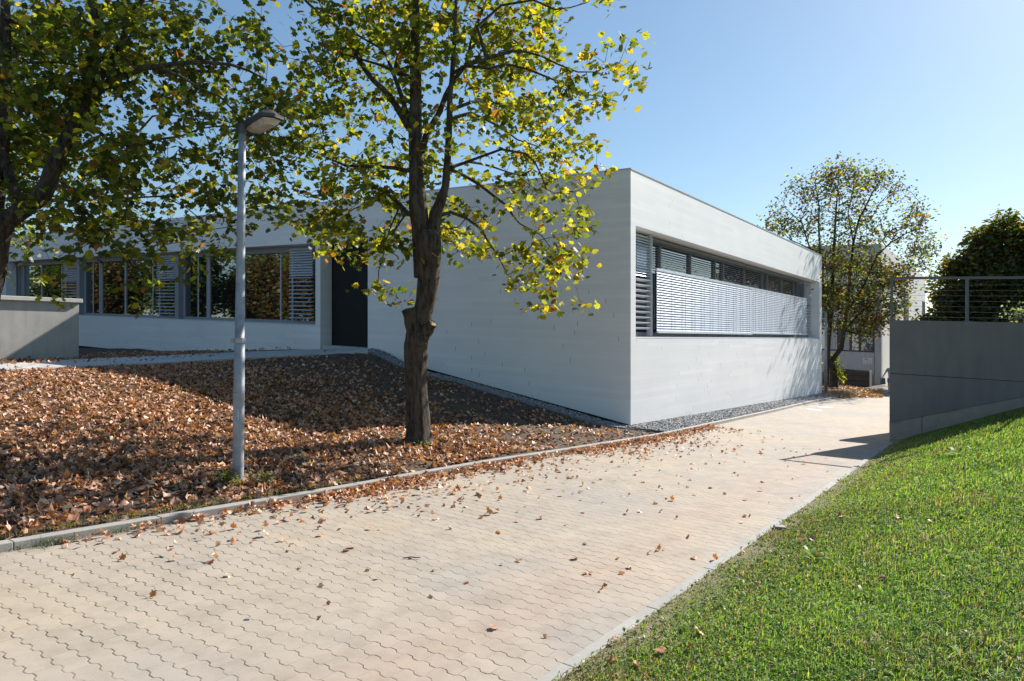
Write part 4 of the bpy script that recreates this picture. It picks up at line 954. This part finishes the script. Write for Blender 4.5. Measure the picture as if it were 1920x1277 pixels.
for (za, zb2, mull) in ((z0, z1, (1571.5, 1577, 1594, 1611)), (z2, z3, (1563, 1577, 1596, 1615, 1628))):
    wv = MB(); wv.box(.16, .26, tp, TL_, za, za + .09, SH); wv.box(.16, .26, tp, TL_, zb2 - .14, zb2, SH); wv.box(.16, .26, tp, TL_, za + (zb2 - za) * .68, za + (zb2 - za) * .68 + .09, SH); wo = wv.build("window", M['frame_dark'], RBL)
    mm = MB()
    for k, px in enumerate(mull): c = tb(px); mm.box(.15, .265, c - .06, c + (.10 if k < 2 else .06), za, zb2, SH)
    mm.box(.15, .265, tp, tp + .12, za, zb2, SH); mm.build("mullion", M['frame_dark'], wo)
    g = MB(); g.box(.22, .24, tp, TL_, za, zb2, SH); g.build("pane", M['glass_far'], wo)
    bl_ = MB(); bl_.box(.205, .215, tb(1594) + .08, tb(1577) - .02, za + .09, za + (zb2 - za) * .66, SH); bl_.box(.205, .215, tb(1571) + .12, tb(1553), za + .09, za + (zb2 - za) * .66, SH); bl_.build("blind", M['blindfar'], wo)
# notice board
sg = empty("notice_board", loc2w(0, 0, 0), 0); sg.location = (RB[0], RB[1], 0); sg.rotation_euler = (0, 0, ROT); tag(sg, "small white notice with dark writing on the rear building wall", "sign")
ta, tb2 = tb(1635.5), tb(1617.5); zs0, zs1 = zy(684) + SH * ta, zy(672) + SH * ta
mb = MB(); mb.box(.02, .055, ta, tb2, zs0, zs1); mb.build("board", M['white'], sg)
mb = MB(); wid = tb2 - ta
for (f0, f1, h0, h1) in ((.72, .80, .62, .74), (.62, .72, .72, .84), (.40, .62, .80, .86), (.44, .60, .66, .70), (.46, .58, .56, .60), (.40, .56, .28, .33), (.74, .88, .14, .20), (.42, .60, .12, .17), (.10, .22, .12, .22), (.05, .40, .48, .51)):
    mb.box(.012, .019, ta + wid * f0, ta + wid * f1, zs0 + (zs1 - zs0) * h0, zs0 + (zs1 - zs0) * h1)
mb.build("lettering", M['ink'], sg)
# dark board box, thin pole, shrub, leaf pile
cb = empty("board_planter", (0, 0, 0)); p = at(1598, 723, 38.5); cb.location = (p[0], p[1], 0); cb.rotation_euler = (0, 0, ROT); tag(cb, "dark wooden planter box standing before the rear building", "planter")
mb = MB(); zc0, zc1 = -1.25, EYE + (HY - 694) / F * 38.5
for k in range(4):
    h = (zc1 - zc0) / 4; mb.box(0, .05, -.85, .85, zc0 + k * h + .01, zc0 + (k + 1) * h - .01, SH)
mb.box(.05, .8, -.85, -.80, zc0, zc1, SH); mb.box(.05, .8, .80, .85, zc0, zc1, SH); mb.box(.75, .8, -.80, .80, zc0, zc1, SH); mb.build("side_boards", M['wood_dark'], cb, bevel=.008)
mb = MB(); mb.box(.06, .74, -.79, .79, zc0, zc1 - .08, SH); mb.build("soil_fill", M['soil'], cb)
pp = at(1548.5, 729, 30.5); pl = empty("lamp_post", pp); tag(pl, "thin grey lamp post by the far corner of the pale building", "street lamp")
hgt = (729 - 583) / F * 30.5; mb = MB(); mb.tube([(0, 0, -.3), (0, 0, hgt)], [.062, .05], 12); mb.build("pole", M['galv'], pl, True)
mb = MB(); mb.hexa([(-.12, -.1, hgt - .02), (.40, -.1, hgt + .02), (.40, .1, hgt + .02), (-.12, .1, hgt - .02), (-.12, -.08, hgt + .06), (.36, -.08, hgt + .10), (.36, .08, hgt + .10), (-.12, .08, hgt + .06)]); mb.build("lamp_head", M['lamp'], pl, bevel=.01)
s0 = at(1562, 716, 34.0); sb3 = blob_tree("shrub", "small yellow-green shrub beside the thin lamp post", (s0[0], s0[1], s0[2] - .05), [(0, 0, .95, .36), (.15, 0, .55, .38), (.25, -.1, .25, .3), (-.1, 0, 1.25, .2)], 130, 5, .11, [YG, GREEN, (.2, .2, .06)], [3, 3, 1], sd=.08); sb3["category"] = "shrub"
n = 2600; px = rng.uniform(1541, 1655, n); py = 744 - 24 * rng.random(n) ** 1.1 * np.clip(1.25 - (px - 1541) / 140, .3, 1); P = np.array([onpath(a, b, .02 + .05 * rng.random()) for a, b in zip(px, py)])
tag(leaves("leaf_pile", P, rng.uniform(.08, .16, n), colmix(n, [(.34, .15, .06), (.42, .24, .11), (.40, .30, .06)], [4, 3, 1]), M['dry'], None, 'diam', tilt=.7, curl=.5), "heap of orange leaves on the ground beside the thin lamp post", "leaves", kind="stuff")

# ------------------------------------------------------------------ leaf litter on the bed
DRY = [(.50, .28, .18), (.40, .195, .115), (.60, .39, .27), (.27, .11, .055), (.42, .16, .05), (.15, .08, .055)]; DW = [4, 4, 2.6, 2, 1, 1.6]
N = 175000; du = rng.uniform(.6, 17, N); wv_ = rng.uniform(.03, 15, N); kd2 = np.interp(du, kdu, kdv) + .1; dv = kd2 + wv_
x = du * U[0] + dv * V[0]; y = du * U[1] + dv * V[1]; dist = np.hypot(x, y)
s_l = (x - C0[0]) * U[0] + (y - C0[1]) * U[1]; t_l = (x - C0[0]) * V[0] + (y - C0[1]) * V[1]
pxx = CX + x / y * F; ok = (y > 2) & (s_l < -.72) & (pxx > -160) & (pxx < 1180)
patch = .5 + .5 * np.sin(x * 1.7 + 2 * np.sin(y * 1.1)) * np.sin(y * 1.9 + 1.3 * np.sin(x * .9))
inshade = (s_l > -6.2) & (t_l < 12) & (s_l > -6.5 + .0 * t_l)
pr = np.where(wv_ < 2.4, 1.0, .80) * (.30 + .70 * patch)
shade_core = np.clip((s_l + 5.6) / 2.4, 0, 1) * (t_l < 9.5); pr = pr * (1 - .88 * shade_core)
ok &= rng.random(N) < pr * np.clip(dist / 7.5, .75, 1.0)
# keep the slab mostly clear
sl_x = np.array([(a[0] + b[0]) / 2 for a, b in top]); sl_y = np.array([(a[1] + b[1]) / 2 for a, b in top]); o = np.argsort(sl_x)
ymid = np.interp(x, sl_x[o], sl_y[o]); onslab = (np.abs(y - ymid) < 1.5) & (x < -3)
ok &= ~(onslab & (rng.random(N) < .97)); ok &= ~((y > ymid + 1.5) & (rng.random(N) < .8))
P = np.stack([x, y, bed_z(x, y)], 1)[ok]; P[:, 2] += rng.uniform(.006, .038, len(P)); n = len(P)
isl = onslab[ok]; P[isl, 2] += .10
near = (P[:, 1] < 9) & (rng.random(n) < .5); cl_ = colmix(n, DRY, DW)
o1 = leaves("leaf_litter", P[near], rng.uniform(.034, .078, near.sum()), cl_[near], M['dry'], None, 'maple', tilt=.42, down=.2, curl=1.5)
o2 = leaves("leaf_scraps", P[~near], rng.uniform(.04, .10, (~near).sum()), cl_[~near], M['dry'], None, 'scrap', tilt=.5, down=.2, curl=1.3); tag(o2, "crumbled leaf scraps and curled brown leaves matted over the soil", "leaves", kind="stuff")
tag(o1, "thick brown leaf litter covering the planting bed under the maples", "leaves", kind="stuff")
# soil crumbs and clods
n = 9000; du = rng.uniform(1, 16, n); wv_ = rng.uniform(.05, 10, n); dv = np.interp(du, kdu, kdv) + .1 + wv_; x = du * U[0] + dv * V[0]; y = du * U[1] + dv * V[1]
s_l = (x - C0[0]) * U[0] + (y - C0[1]) * U[1]; k = (s_l < -.7) & (y > 2); x, y = x[k], y[k]; P = np.stack([x, y, bed_z(x, y) + .012], 1)
stones("soil_clods", P, .012 + .03 * rng.random(len(P)) ** 2, colmix(len(P), [(.075, .055, .04), (.11, .08, .055)], [1, 1]), "small dark crumbs of soil among the fallen leaves", "soil")
# drift of leaves gathered against the kerb
n = 5200; du = rng.uniform(2.2, 14.5, n); q = .015 + np.where(rng.random(n) < .72, rng.exponential(.085, n), rng.exponential(.38, n)); dens = .30 + .70 * np.clip(np.sin(du * 2.1) * np.sin(du * .83 + .6) + .35, 0, 1); k = rng.random(n) < dens * np.where(du < 3.6, .35, 1); du, q = du[k], q[k]; dv = np.interp(du, kdu, kdv) - q
x = du * U[0] + dv * V[0]; y = du * U[1] + dv * V[1]; P = np.stack([x, y, SLU * du + SLV * dv + rng.uniform(.008, .05, len(x))], 1); n = len(P)
tag(leaves("leaf_drift", P, rng.uniform(.035, .075, n), colmix(n, DRY[:5], DW[:5]), M['dry'], None, 'maple', tilt=.6, down=.2, curl=1.1), "drift of brown leaves gathered on the paving against the kerb", "leaves", kind="stuff")
# single leaves lying on the paving
protoL = []
for k in range(9):
    o = leaves("fallen_leaf", np.zeros((1, 3)), [1.0], np.array([DRY[[4, 1, 2, 3, 4, 1, 0, 3, 4][k]]]), M['dry'], None, 'maple', tilt=.28, down=.1, curl=1.05); protoL.append(o.data); bpy.data.objects.remove(o)
def put_leaf(x, y, z, sc, label, group):
    me = random.choice(protoL); o = bpy.data.objects.new("fallen_leaf", me); COL.objects.link(o); o.location = (x, y, z); o.scale = (sc, sc, sc); o.rotation_euler = (random.uniform(-.2, .2), random.uniform(-.2, .2), random.uniform(0, 6.28)); tag(o, label, "leaf", group)
cnt = 0; spots = []
for (px, py) in [(232, 1052), (395, 1056), (141, 1078), (290, 1120), (614, 1133), (600, 1160), (652, 1034), (1095, 1077), (1110, 1076), (1163, 1076), (940, 1060), (928, 1178), (1020, 1196), (1160, 1048), (1080, 1050), (1240, 960), (1290, 1010), (1430, 905), (1295, 880), (1395, 938), (700, 950), (905, 972), (935, 1000), (770, 1048), (560, 975), (1180, 930), (1340, 1050), (1246, 1032), (1125, 900), (1485, 935), (1060, 985), (985, 950), (1010, 935), (1205, 905), (1350, 870)]:
    spots.append(onpath(px, py))
while len(spots) < 296:
    du_ = random.uniform(2.5, 13.0); q_ = random.expovariate(1 / 1.35) if random.random() < .9 else random.uniform(0, 4); dv_ = kerb_dv(du_) - .08 - q_
    if dv_ < RK + .1: continue
    x, y = uv2xy(du_, dv_)
    if y < 2.6: continue
    px_ = CX + x / y * F; py_ = HY - (pz(du_, dv_) - EYE) / y * F
    if not (5 < px_ < 1560 and py_ < 1150): continue
    if px_ < 420 and random.random() < .75: continue
    spots.append((x, y, pz(du_, dv_)))
for x, y, z in spots: put_leaf(x, y, z + .012, random.uniform(.028, .062), "curled dry brown leaf lying loose on the beige paving", "dry leaves scattered on the paving")
def onlawn(px, py):
    k = (px - CX) / F; m = (HY - py) / F; Y = 1.8
    while Y < 15:
        x, y, z = k * Y, Y, EYE + m * Y; du_ = x * U[0] + y * U[1]; e = RK - .1 - (x * V[0] + y * V[1])
        if e > 0 and z <= pz(du_, RK - .1 - e) + float(lawn_h(e, du_)) + float(lawn_rip(x, y, np.float64(e))): return x, y, z
        Y += .01
    return None
for (px, py) in [(1423, 1102), (1312, 1195), (1190, 1257), (1150, 1212), (1245, 1232), (1148, 1250), (1612, 1165), (1815, 1200), (1868, 1200), (1500, 967), (1570, 896), (1605, 876), (1658, 876), (1675, 1020), (1745, 985), (1686, 976), (1720, 910), (1747, 915), (1812, 918), (1835, 862), (1845, 840), (1505, 1020), (1520, 1017), (1578, 975), (1530, 1045), (1390, 1040), (1652, 1092), (1298, 1222), (1187, 1165)]:
    p = onlawn(px, py)
    if p: put_leaf(p[0], p[1], p[2] + .035, random.uniform(.04, .07), "curled reddish-brown leaf caught in the green lawn", "dry leaves scattered on the lawn")
# odd bits on the paving
p = onpath(770, 1048); mb = MB(); mb.tube([(p[0] - .055, p[1] - .01, p[2] + .009), (p[0], p[1] + .006, p[2] + .012), (p[0] + .07, p[1], p[2] + .008)], [.003, .005, .003], 6); tag(mb.build("twig", M['bark']), "short dark twig lying on the paving among loose leaves", "twig")
p = onpath(463, 1162); mb = MB(); mb.hexa([(p[0] - .014, p[1] - .012, p[2] + .001), (p[0] + .018, p[1] - .008, p[2] + .001), (p[0] + .014, p[1] + .016, p[2] + .001), (p[0] - .012, p[1] + .012, p[2] + .001), (p[0] - .012, p[1] - .01, p[2] + .007), (p[0] + .016, p[1] - .007, p[2] + .007), (p[0] + .012, p[1] + .014, p[2] + .007), (p[0] - .01, p[1] + .01, p[2] + .007)]); tag(mb.build("tile_chip", M['galv']), "tiny blue-grey chip lying on the paving at lower left", "tile chip")
p = onlawn(1462, 993)
if p: mb = MB(); mb.hexa([(p[0] - .06, p[1] - .03, p[2] + .0), (p[0] + .05, p[1] - .05, p[2] + .0), (p[0] + .06, p[1] + .04, p[2] + .0), (p[0] - .05, p[1] + .05, p[2] + .0), (p[0] - .05, p[1] - .025, p[2] + .035), (p[0] + .045, p[1] - .04, p[2] + .03), (p[0] + .05, p[1] + .03, p[2] + .035), (p[0] - .04, p[1] + .04, p[2] + .04)]); tag(mb.build("flat_stone", M['kerb'], bevel=.004), "flat grey stone lying where the lawn meets its kerb", "stone")
for k, q4 in enumerate([((1511, 765.5), (1541, 769), (1539, 770.5), (1513, 767.2)), ((1531, 761.5), (1563, 763.8), (1560, 765.2), (1534, 763))]):  # two thin pale rectangles lying just above the paving surface
    vs = [onpath(a, b, .004) for a, b in q4]; tag(mesh_obj("pale_patch", vs, [(3, 2, 1, 0)] if True else [], M['white']), ["pale rectangular patch on the paving, nearer one", "pale rectangular patch on the paving, farther one"][k], "pale_area")

# ------------------------------------------------------------------ grass
def blades(name, P, h, wd, col, mat, parent=None, lean=.5, flop=None):
    n = len(P); az = rng.random(n) * 6.283; side = np.stack([np.cos(az), np.sin(az), np.zeros(n)], 1); fw = np.stack([-np.sin(az), np.cos(az), np.zeros(n)], 1)
    if flop is not None: fw = fw * .6 + np.array(flop)
    ln = (lean * rng.random(n) * 2)[:, None]; up = np.array([0, 0, 1.0]); h = np.asarray(h)[:, None]; w_ = np.asarray(wd)[:, None]
    b0 = P - side * w_; b1 = P + side * w_; m0 = P + up * h * .55 + fw * h * ln * .3; t0 = P + up * h * (1 - .25 * ln) + fw * h * ln
    VV = np.stack([b0, b1, m0 - side * w_ * .8, m0 + side * w_ * .8, t0], 1); FF = np.array([(0, 1, 3), (0, 3, 2), (2, 3, 4)])
    return fast_mesh(name, VV.reshape(-1, 3), (np.arange(n)[:, None, None] * 5 + FF[None]).reshape(-1, 3), mat, parent, np.repeat(col, 5, 0))
N = 1300000; du = rng.uniform(.3, 15.2, N); e = rng.uniform(-.02, 7.5, N); dv = RK - .08 - e; x = du * U[0] + dv * V[0]; y = du * U[1] + dv * V[1]
z = SLU * du + SLV * dv + lawn_h(e, du) + lawn_rip(x, y, e); ok = y > 1.6; px = CX + x / np.maximum(y, .1) * F; py = HY - (z - EYE) / np.maximum(y, .1) * F; dist = np.hypot(x, y)
ok &= (px > 950) & (px < 2050) & (py < 1400) & ~((y > 13.3 - .515 * (x - 7.3)) & (x > 7.2))
nz_ = .5 + .25 * np.sin(x * 3.3 + 1.5 * np.sin(y * 2.1)) + .25 * np.sin(y * 4.1 + 1.2 * np.sin(x * 3.7))
edge = np.clip((e - .02 + .20 * (nz_ - .5)) / .20, .5, 1)
pr = np.clip((3.9 / dist) ** 1.45, 0, 1) * edge; ok &= rng.random(N) < pr
x, y, z, e, du, dist, nz_ = [a[ok] for a in (x, y, z, e, du, dist, nz_)]; n = len(x)
print("grass blades", n)
sc = 1 + dist / 9; hh = (.015 + .024 * rng.random(n)) * np.clip(.75 + e / 2.0, .75, 1.9) * np.where(rng.random(n) < .05, 1.6, 1) * (1 + dist / 40)
pal = [(.120, .235, .030), (.165, .285, .042), (.22, .30, .06), (.075, .165, .026), (.34, .29, .15)]
ws_ = np.array([4, 3, 1.8, 2.0, .8]); c = colmix(n, pal, ws_); big = .5 + .5 * np.sin(x * 1.3 + 1.9 * np.sin(y * .8)) * np.sin(y * 1.7 + 1.3 * np.sin(x * 1.1)); c = c * (.72 + .5 * big)[:, None] * np.where(big > .5, 1, 1)[:, None]; hh = hh * (.75 + .6 * nz_); dry = rng.random(n) < np.clip(.45 - e * .5, .0, .45) + .20 * (nz_ > .76) + .03; c[dry] = np.array((.24, .20, .10)) * (.7 + .5 * rng.random((dry.sum(), 1)))
gr = blades("grass", np.stack([x, y, z - .006], 1), hh, (.0017 + .0014 * rng.random(n)) * sc, c, M['grass'], None, 1.25, flop=(.32, -.18, 0)); tag(gr, "green mown grass covering the sloping bank beside the path", "grass", kind="stuff")
k = rng.random(n) < .055; P = np.stack([x, y, z + .012], 1)[k] + rng.normal(0, .006, (k.sum(), 3)); m_ = len(P)
gr2 = leaves("clover", P, rng.uniform(.012, .028, m_) * (1 + np.hypot(P[:, 0], P[:, 1]) / 14), colmix(m_, [(.10, .20, .03), (.16, .24, .04), (.07, .14, .03), (.16, .22, .10)], [4, 2, 3, .8]), M['grass'], None, 'diam', tilt=.7); tag(gr2, "low clover and small round weeds mixed through the grass", "weeds", kind="stuff")
def rosette(name, px, py, R_, n, label, col=(.13, .24, .03), up=.5):
    p = onlawn(px, py) 
    if not p: return
    mb_v = []; fs = []
    for i in range(n):
        a = 6.283 * i / n + random.uniform(-.3, .3); L = R_ * random.uniform(.6, 1.1); wd = L * .13; zt2 = L * random.uniform(.2, up); d = Vector((math.cos(a), math.sin(a), 0)); s_ = Vector((-d.y, d.x, 0)); b = len(mb_v)
        mb_v += [(0, 0, .01), tuple(d * L * .35 + s_ * wd * .7 + Vector((0, 0, zt2 * .6))), tuple(d * L * .35 - s_ * wd * .7 + Vector((0, 0, zt2 * .6))), tuple(d * L * .7 + s_ * wd + Vector((0, 0, zt2))), tuple(d * L * .7 - s_ * wd + Vector((0, 0, zt2))), tuple(d * L + Vector((0, 0, zt2 * .8)))]
        fs += [(b, b + 2, b + 1), (b + 1, b + 2, b + 4), (b + 1, b + 4, b + 3), (b + 3, b + 4, b + 5)]
    FF = np.array(fs); o = fast_mesh(name, np.array(mb_v), FF, M['grass'], None, np.tile(np.array(col), (len(mb_v), 1)) * (.8 + .4 * rng.random((len(mb_v), 1)))); o.location = p; tag(o, label, "weed")
rosette("dandelion", 1527, 1052, .11, 9, "bright green leaf rosette in the lawn near its kerb", up=.9)
rosette("dandelion", 1795, 856, .20, 11, "larger bright green weed high on the lawn below the grey wall", up=.9)
rosette("dandelion", 1625, 1125, .08, 6, "small yellow-green weed in the middle of the lawn", (.22, .28, .03), 1.0)
rosette("dandelion", 1660, 1262, .10, 8, "pale weed leaves at the bottom edge of the lawn", (.12, .22, .05))
def tuft(name, pts, n, h, wd, col, label, leafy=False):
    P = np.array([pts[i] for i in rng.integers(0, len(pts), n)]) + rng.normal(0, .05, (n, 3)) * np.array([1, 1, 0]); P0 = P.mean(0)
    if leafy:
        P[:, 2] += rng.random(n) * h; o = leaves(name, P - P0, rng.uniform(.02, .045, n), np.array(col) * (.7 + .6 * rng.random((n, 1))), M['grass'], None, 'diam', tilt=.8)
    else: o = blades(name, P - P0, h * (.5 + rng.random(n)), np.full(n, wd), np.array(col) * (.7 + .6 * rng.random((n, 1))), M['grass'], None, .9)
    o.location = tuple(P0); tag(o, label, "weed")
tuft("grass_tuft", [onpath(a, b) for a, b in ((65, 1022), (80, 1020), (95, 1018), (110, 1015), (125, 1012))], 420, .06, .0016, (.075, .10, .03), "grass tuft growing at the kerb foot near the left edge")
tuft("grass_tuft", [onpath(a, b) for a, b in ((205, 998), (225, 995), (240, 992))], 240, .055, .0016, (.07, .11, .03), "second grass tuft at the kerb foot, right of the larger one")
tuft("grass_tuft", [onpath(a, b) for a, b in ((12, 1032), (30, 1030), (45, 1027))], 120, .035, .0016, (.12, .12, .05), "sparse grass at the kerb foot at the very left edge")
lbz = lambda x, y: (x, y, float(bed_z(np.array([x]), np.array([y]))[0]) + .02)
tuft("lamp_weed", [lbz(lx0 - .06, ly0 - .12), lbz(lx0 - .1, ly0 - .08), lbz(lx0 + .02, ly0 - .18)], 260, .12, .002, (.13, .16, .05), "leafy green weed growing at the foot of the lamp post", True)
tuft("lamp_weed", [lbz(lx0 + .2, ly0 - .1), lbz(lx0 + .3, ly0 - .05), lbz(lx0 + .24, ly0 + .02)], 220, .10, .002, (.10, .12, .05), "sparser olive weed just right of the lamp post foot", True)
kp = []
for d_ in np.arange(2.0, 5.2, .12): x_, y_ = uv2xy(d_, kerb_dv(d_) + .16); kp.append(lbz(x_, y_))
tuft("verge_grass", kp, 1500, .035, .0015, (.17, .17, .06), "thin yellowish grass fringe along the bed side of the kerb")
tb0 = lbz(tb_[0] + .1, tb_[1] - .2); tuft("trunk_weed", [tb0, (tb0[0] - .2, tb0[1], tb0[2])], 90, .07, .002, (.14, .16, .04), "few green weed leaves at the foot of the forked maple", True)

# ------------------------------------------------------------------ the child by the rear wall end
pb = onpath(1671, 738); pe = empty("person", pb, math.radians(-20)); tag(pe, "child in teal shirt and blue shorts, half hidden behind the grey wall end", "person")
def skin_obj(name, joints, edges, mat, parent, sub=2):
    me = bpy.data.meshes.new(name); me.from_pydata([j[:3] for j in joints], edges, []); o = bpy.data.objects.new(name, me); link(o, parent); me.materials.append(mat)
    sk = o.modifiers.new("skin", 'SKIN'); sk.use_smooth_shade = True
    for i, j in enumerate(joints): r = j[3]; r2 = j[4] if len(j) > 4 else r; me.skin_vertices[0].data[i].radius = (r, r2); me.skin_vertices[0].data[i].use_root = (i == 0)
    s_ = o.modifiers.new("sub", 'SUBSURF'); s_.levels = sub; s_.render_levels = sub; return o
skinm = simple("skin", (.42, .25, .18), .6, .05); teal = simple("teal_cloth", (.16, .28, .26), .8, .1); blue = simple("blue_cloth", (.10, .12, .36), .8, .1); hair = simple("brown_hair", (.06, .04, .03), .7, .2, 30); shoe = simple("dark_shoe", (.05, .05, .06), .6, .1); olive = simple("olive_cloth", (.14, .13, .10), .8, .1)
J = [(0, 0, .74, .10, .08), (0, 0, .92, .10, .07), (0, .0, 1.10, .12, .07), (0, 0, 1.19, .045, .045), (0, 0, 1.25, .045, .045), (0, -.01, 1.33, .075, .085), (0, -.01, 1.40, .06, .07),
     (-.15, 0, 1.12, .045), (-.26, -.03, .93, .034), (-.36, -.09, .76, .024), (-.385, -.10, .71, .022, .012),
     (.15, 0, 1.12, .045), (.20, .03, .92, .034), (.22, -.04, .74, .024), (.225, -.06, .69, .022, .012),
     (-.08, 0, .66, .075), (-.09, .06, .40, .052), (-.09, .02, .22, .045), (-.09, .0, .07, .03), (-.09, -.10, .03, .028),
     (.08, 0, .66, .075), (.09, -.10, .40, .052), (.09, -.06, .22, .045), (.09, -.02, .07, .03), (.09, -.13, .03, .028)]
Eg = [(0, 1), (1, 2), (2, 3), (3, 4), (4, 5), (5, 6), (2, 7), (7, 8), (8, 9), (9, 10), (2, 11), (11, 12), (12, 13), (13, 14), (0, 15), (15, 16), (16, 17), (17, 18), (18, 19), (0, 20), (20, 21), (21, 22), (22, 23), (23, 24)]
for hand, sx in ((10, -1), (14, 1)):
    hx_, hy_, hz_ = J[hand][:3]
    for k, (ox, L) in enumerate(((-.018, .045), (-.006, .052), (.006, .050), (.018, .040))):
        a = len(J); J.append((hx_ + ox, hy_ - .01, hz_ - L * .55, .0075)); J.append((hx_ + ox, hy_ - .022, hz_ - L, .0065)); Eg += [(hand, a), (a, a + 1)]
    a = len(J); J.append((hx_ - sx * .02, hy_ - .03, hz_ - .005, .0085)); J.append((hx_ - sx * .022, hy_ - .042, hz_ - .03, .007)); Eg += [(hand, a), (a, a + 1)]
skin_obj("body", J, Eg, skinm, pe, 1)
skin_obj("shirt", [(0, 0, .90, .13, .095), (0, 0, .80, .135, .10), (0, 0, 1.06, .14, .09), (0, 0, 1.15, .08, .06), (-.14, 0, 1.125, .062), (-.22, -.018, .995, .052), (.14, 0, 1.125, .062), (.19, .02, .985, .052)], [(0, 1), (0, 2), (2, 3), (2, 4), (4, 5), (2, 6), (6, 7)], teal, pe, 2)
skin_obj("shorts", [(0, 0, .76, .135, .10), (-.085, 0, .64, .095), (-.092, .045, .47, .085), (.085, 0, .64, .095), (.092, -.07, .47, .085)], [(0, 1), (1, 2), (0, 3), (3, 4)], blue, pe, 2)
skin_obj("hair", [(0, .015, 1.39, .082, .09), (0, .03, 1.33, .08, .07), (0, .035, 1.27, .06, .04)], [(0, 1), (1, 2)], hair, pe, 2)
for fx, fy in ((-.09, -.03), (.09, -.06)): skin_obj("shoe", [(fx, fy + .01, .045, .042, .038), (fx, fy - .10, .035, .04, .03)], [(0, 1)], shoe, pe, 2)
bgp = empty("school_bag", (pb[0] - .33, pb[1] + .12, pb[2] + .42)); tag(bgp, "dark bag with pale strap held beside the child in the teal shirt", "bag")
mb = MB(); mb.hexa([(-.12, -.07, 0), (.12, -.07, 0), (.12, .07, 0), (-.12, .07, 0), (-.10, -.05, .30), (.10, -.05, .30), (.10, .05, .30), (-.10, .05, .30)]); mb.build("bag_body", M['steel'], bgp, bevel=.03)
mb = MB(); mb.tube([(0, -.02, .29), (-.01, -.03, .40), (.06, -.04, .43)], .018, 8); mb.build("strap", M['white'], bgp, True)
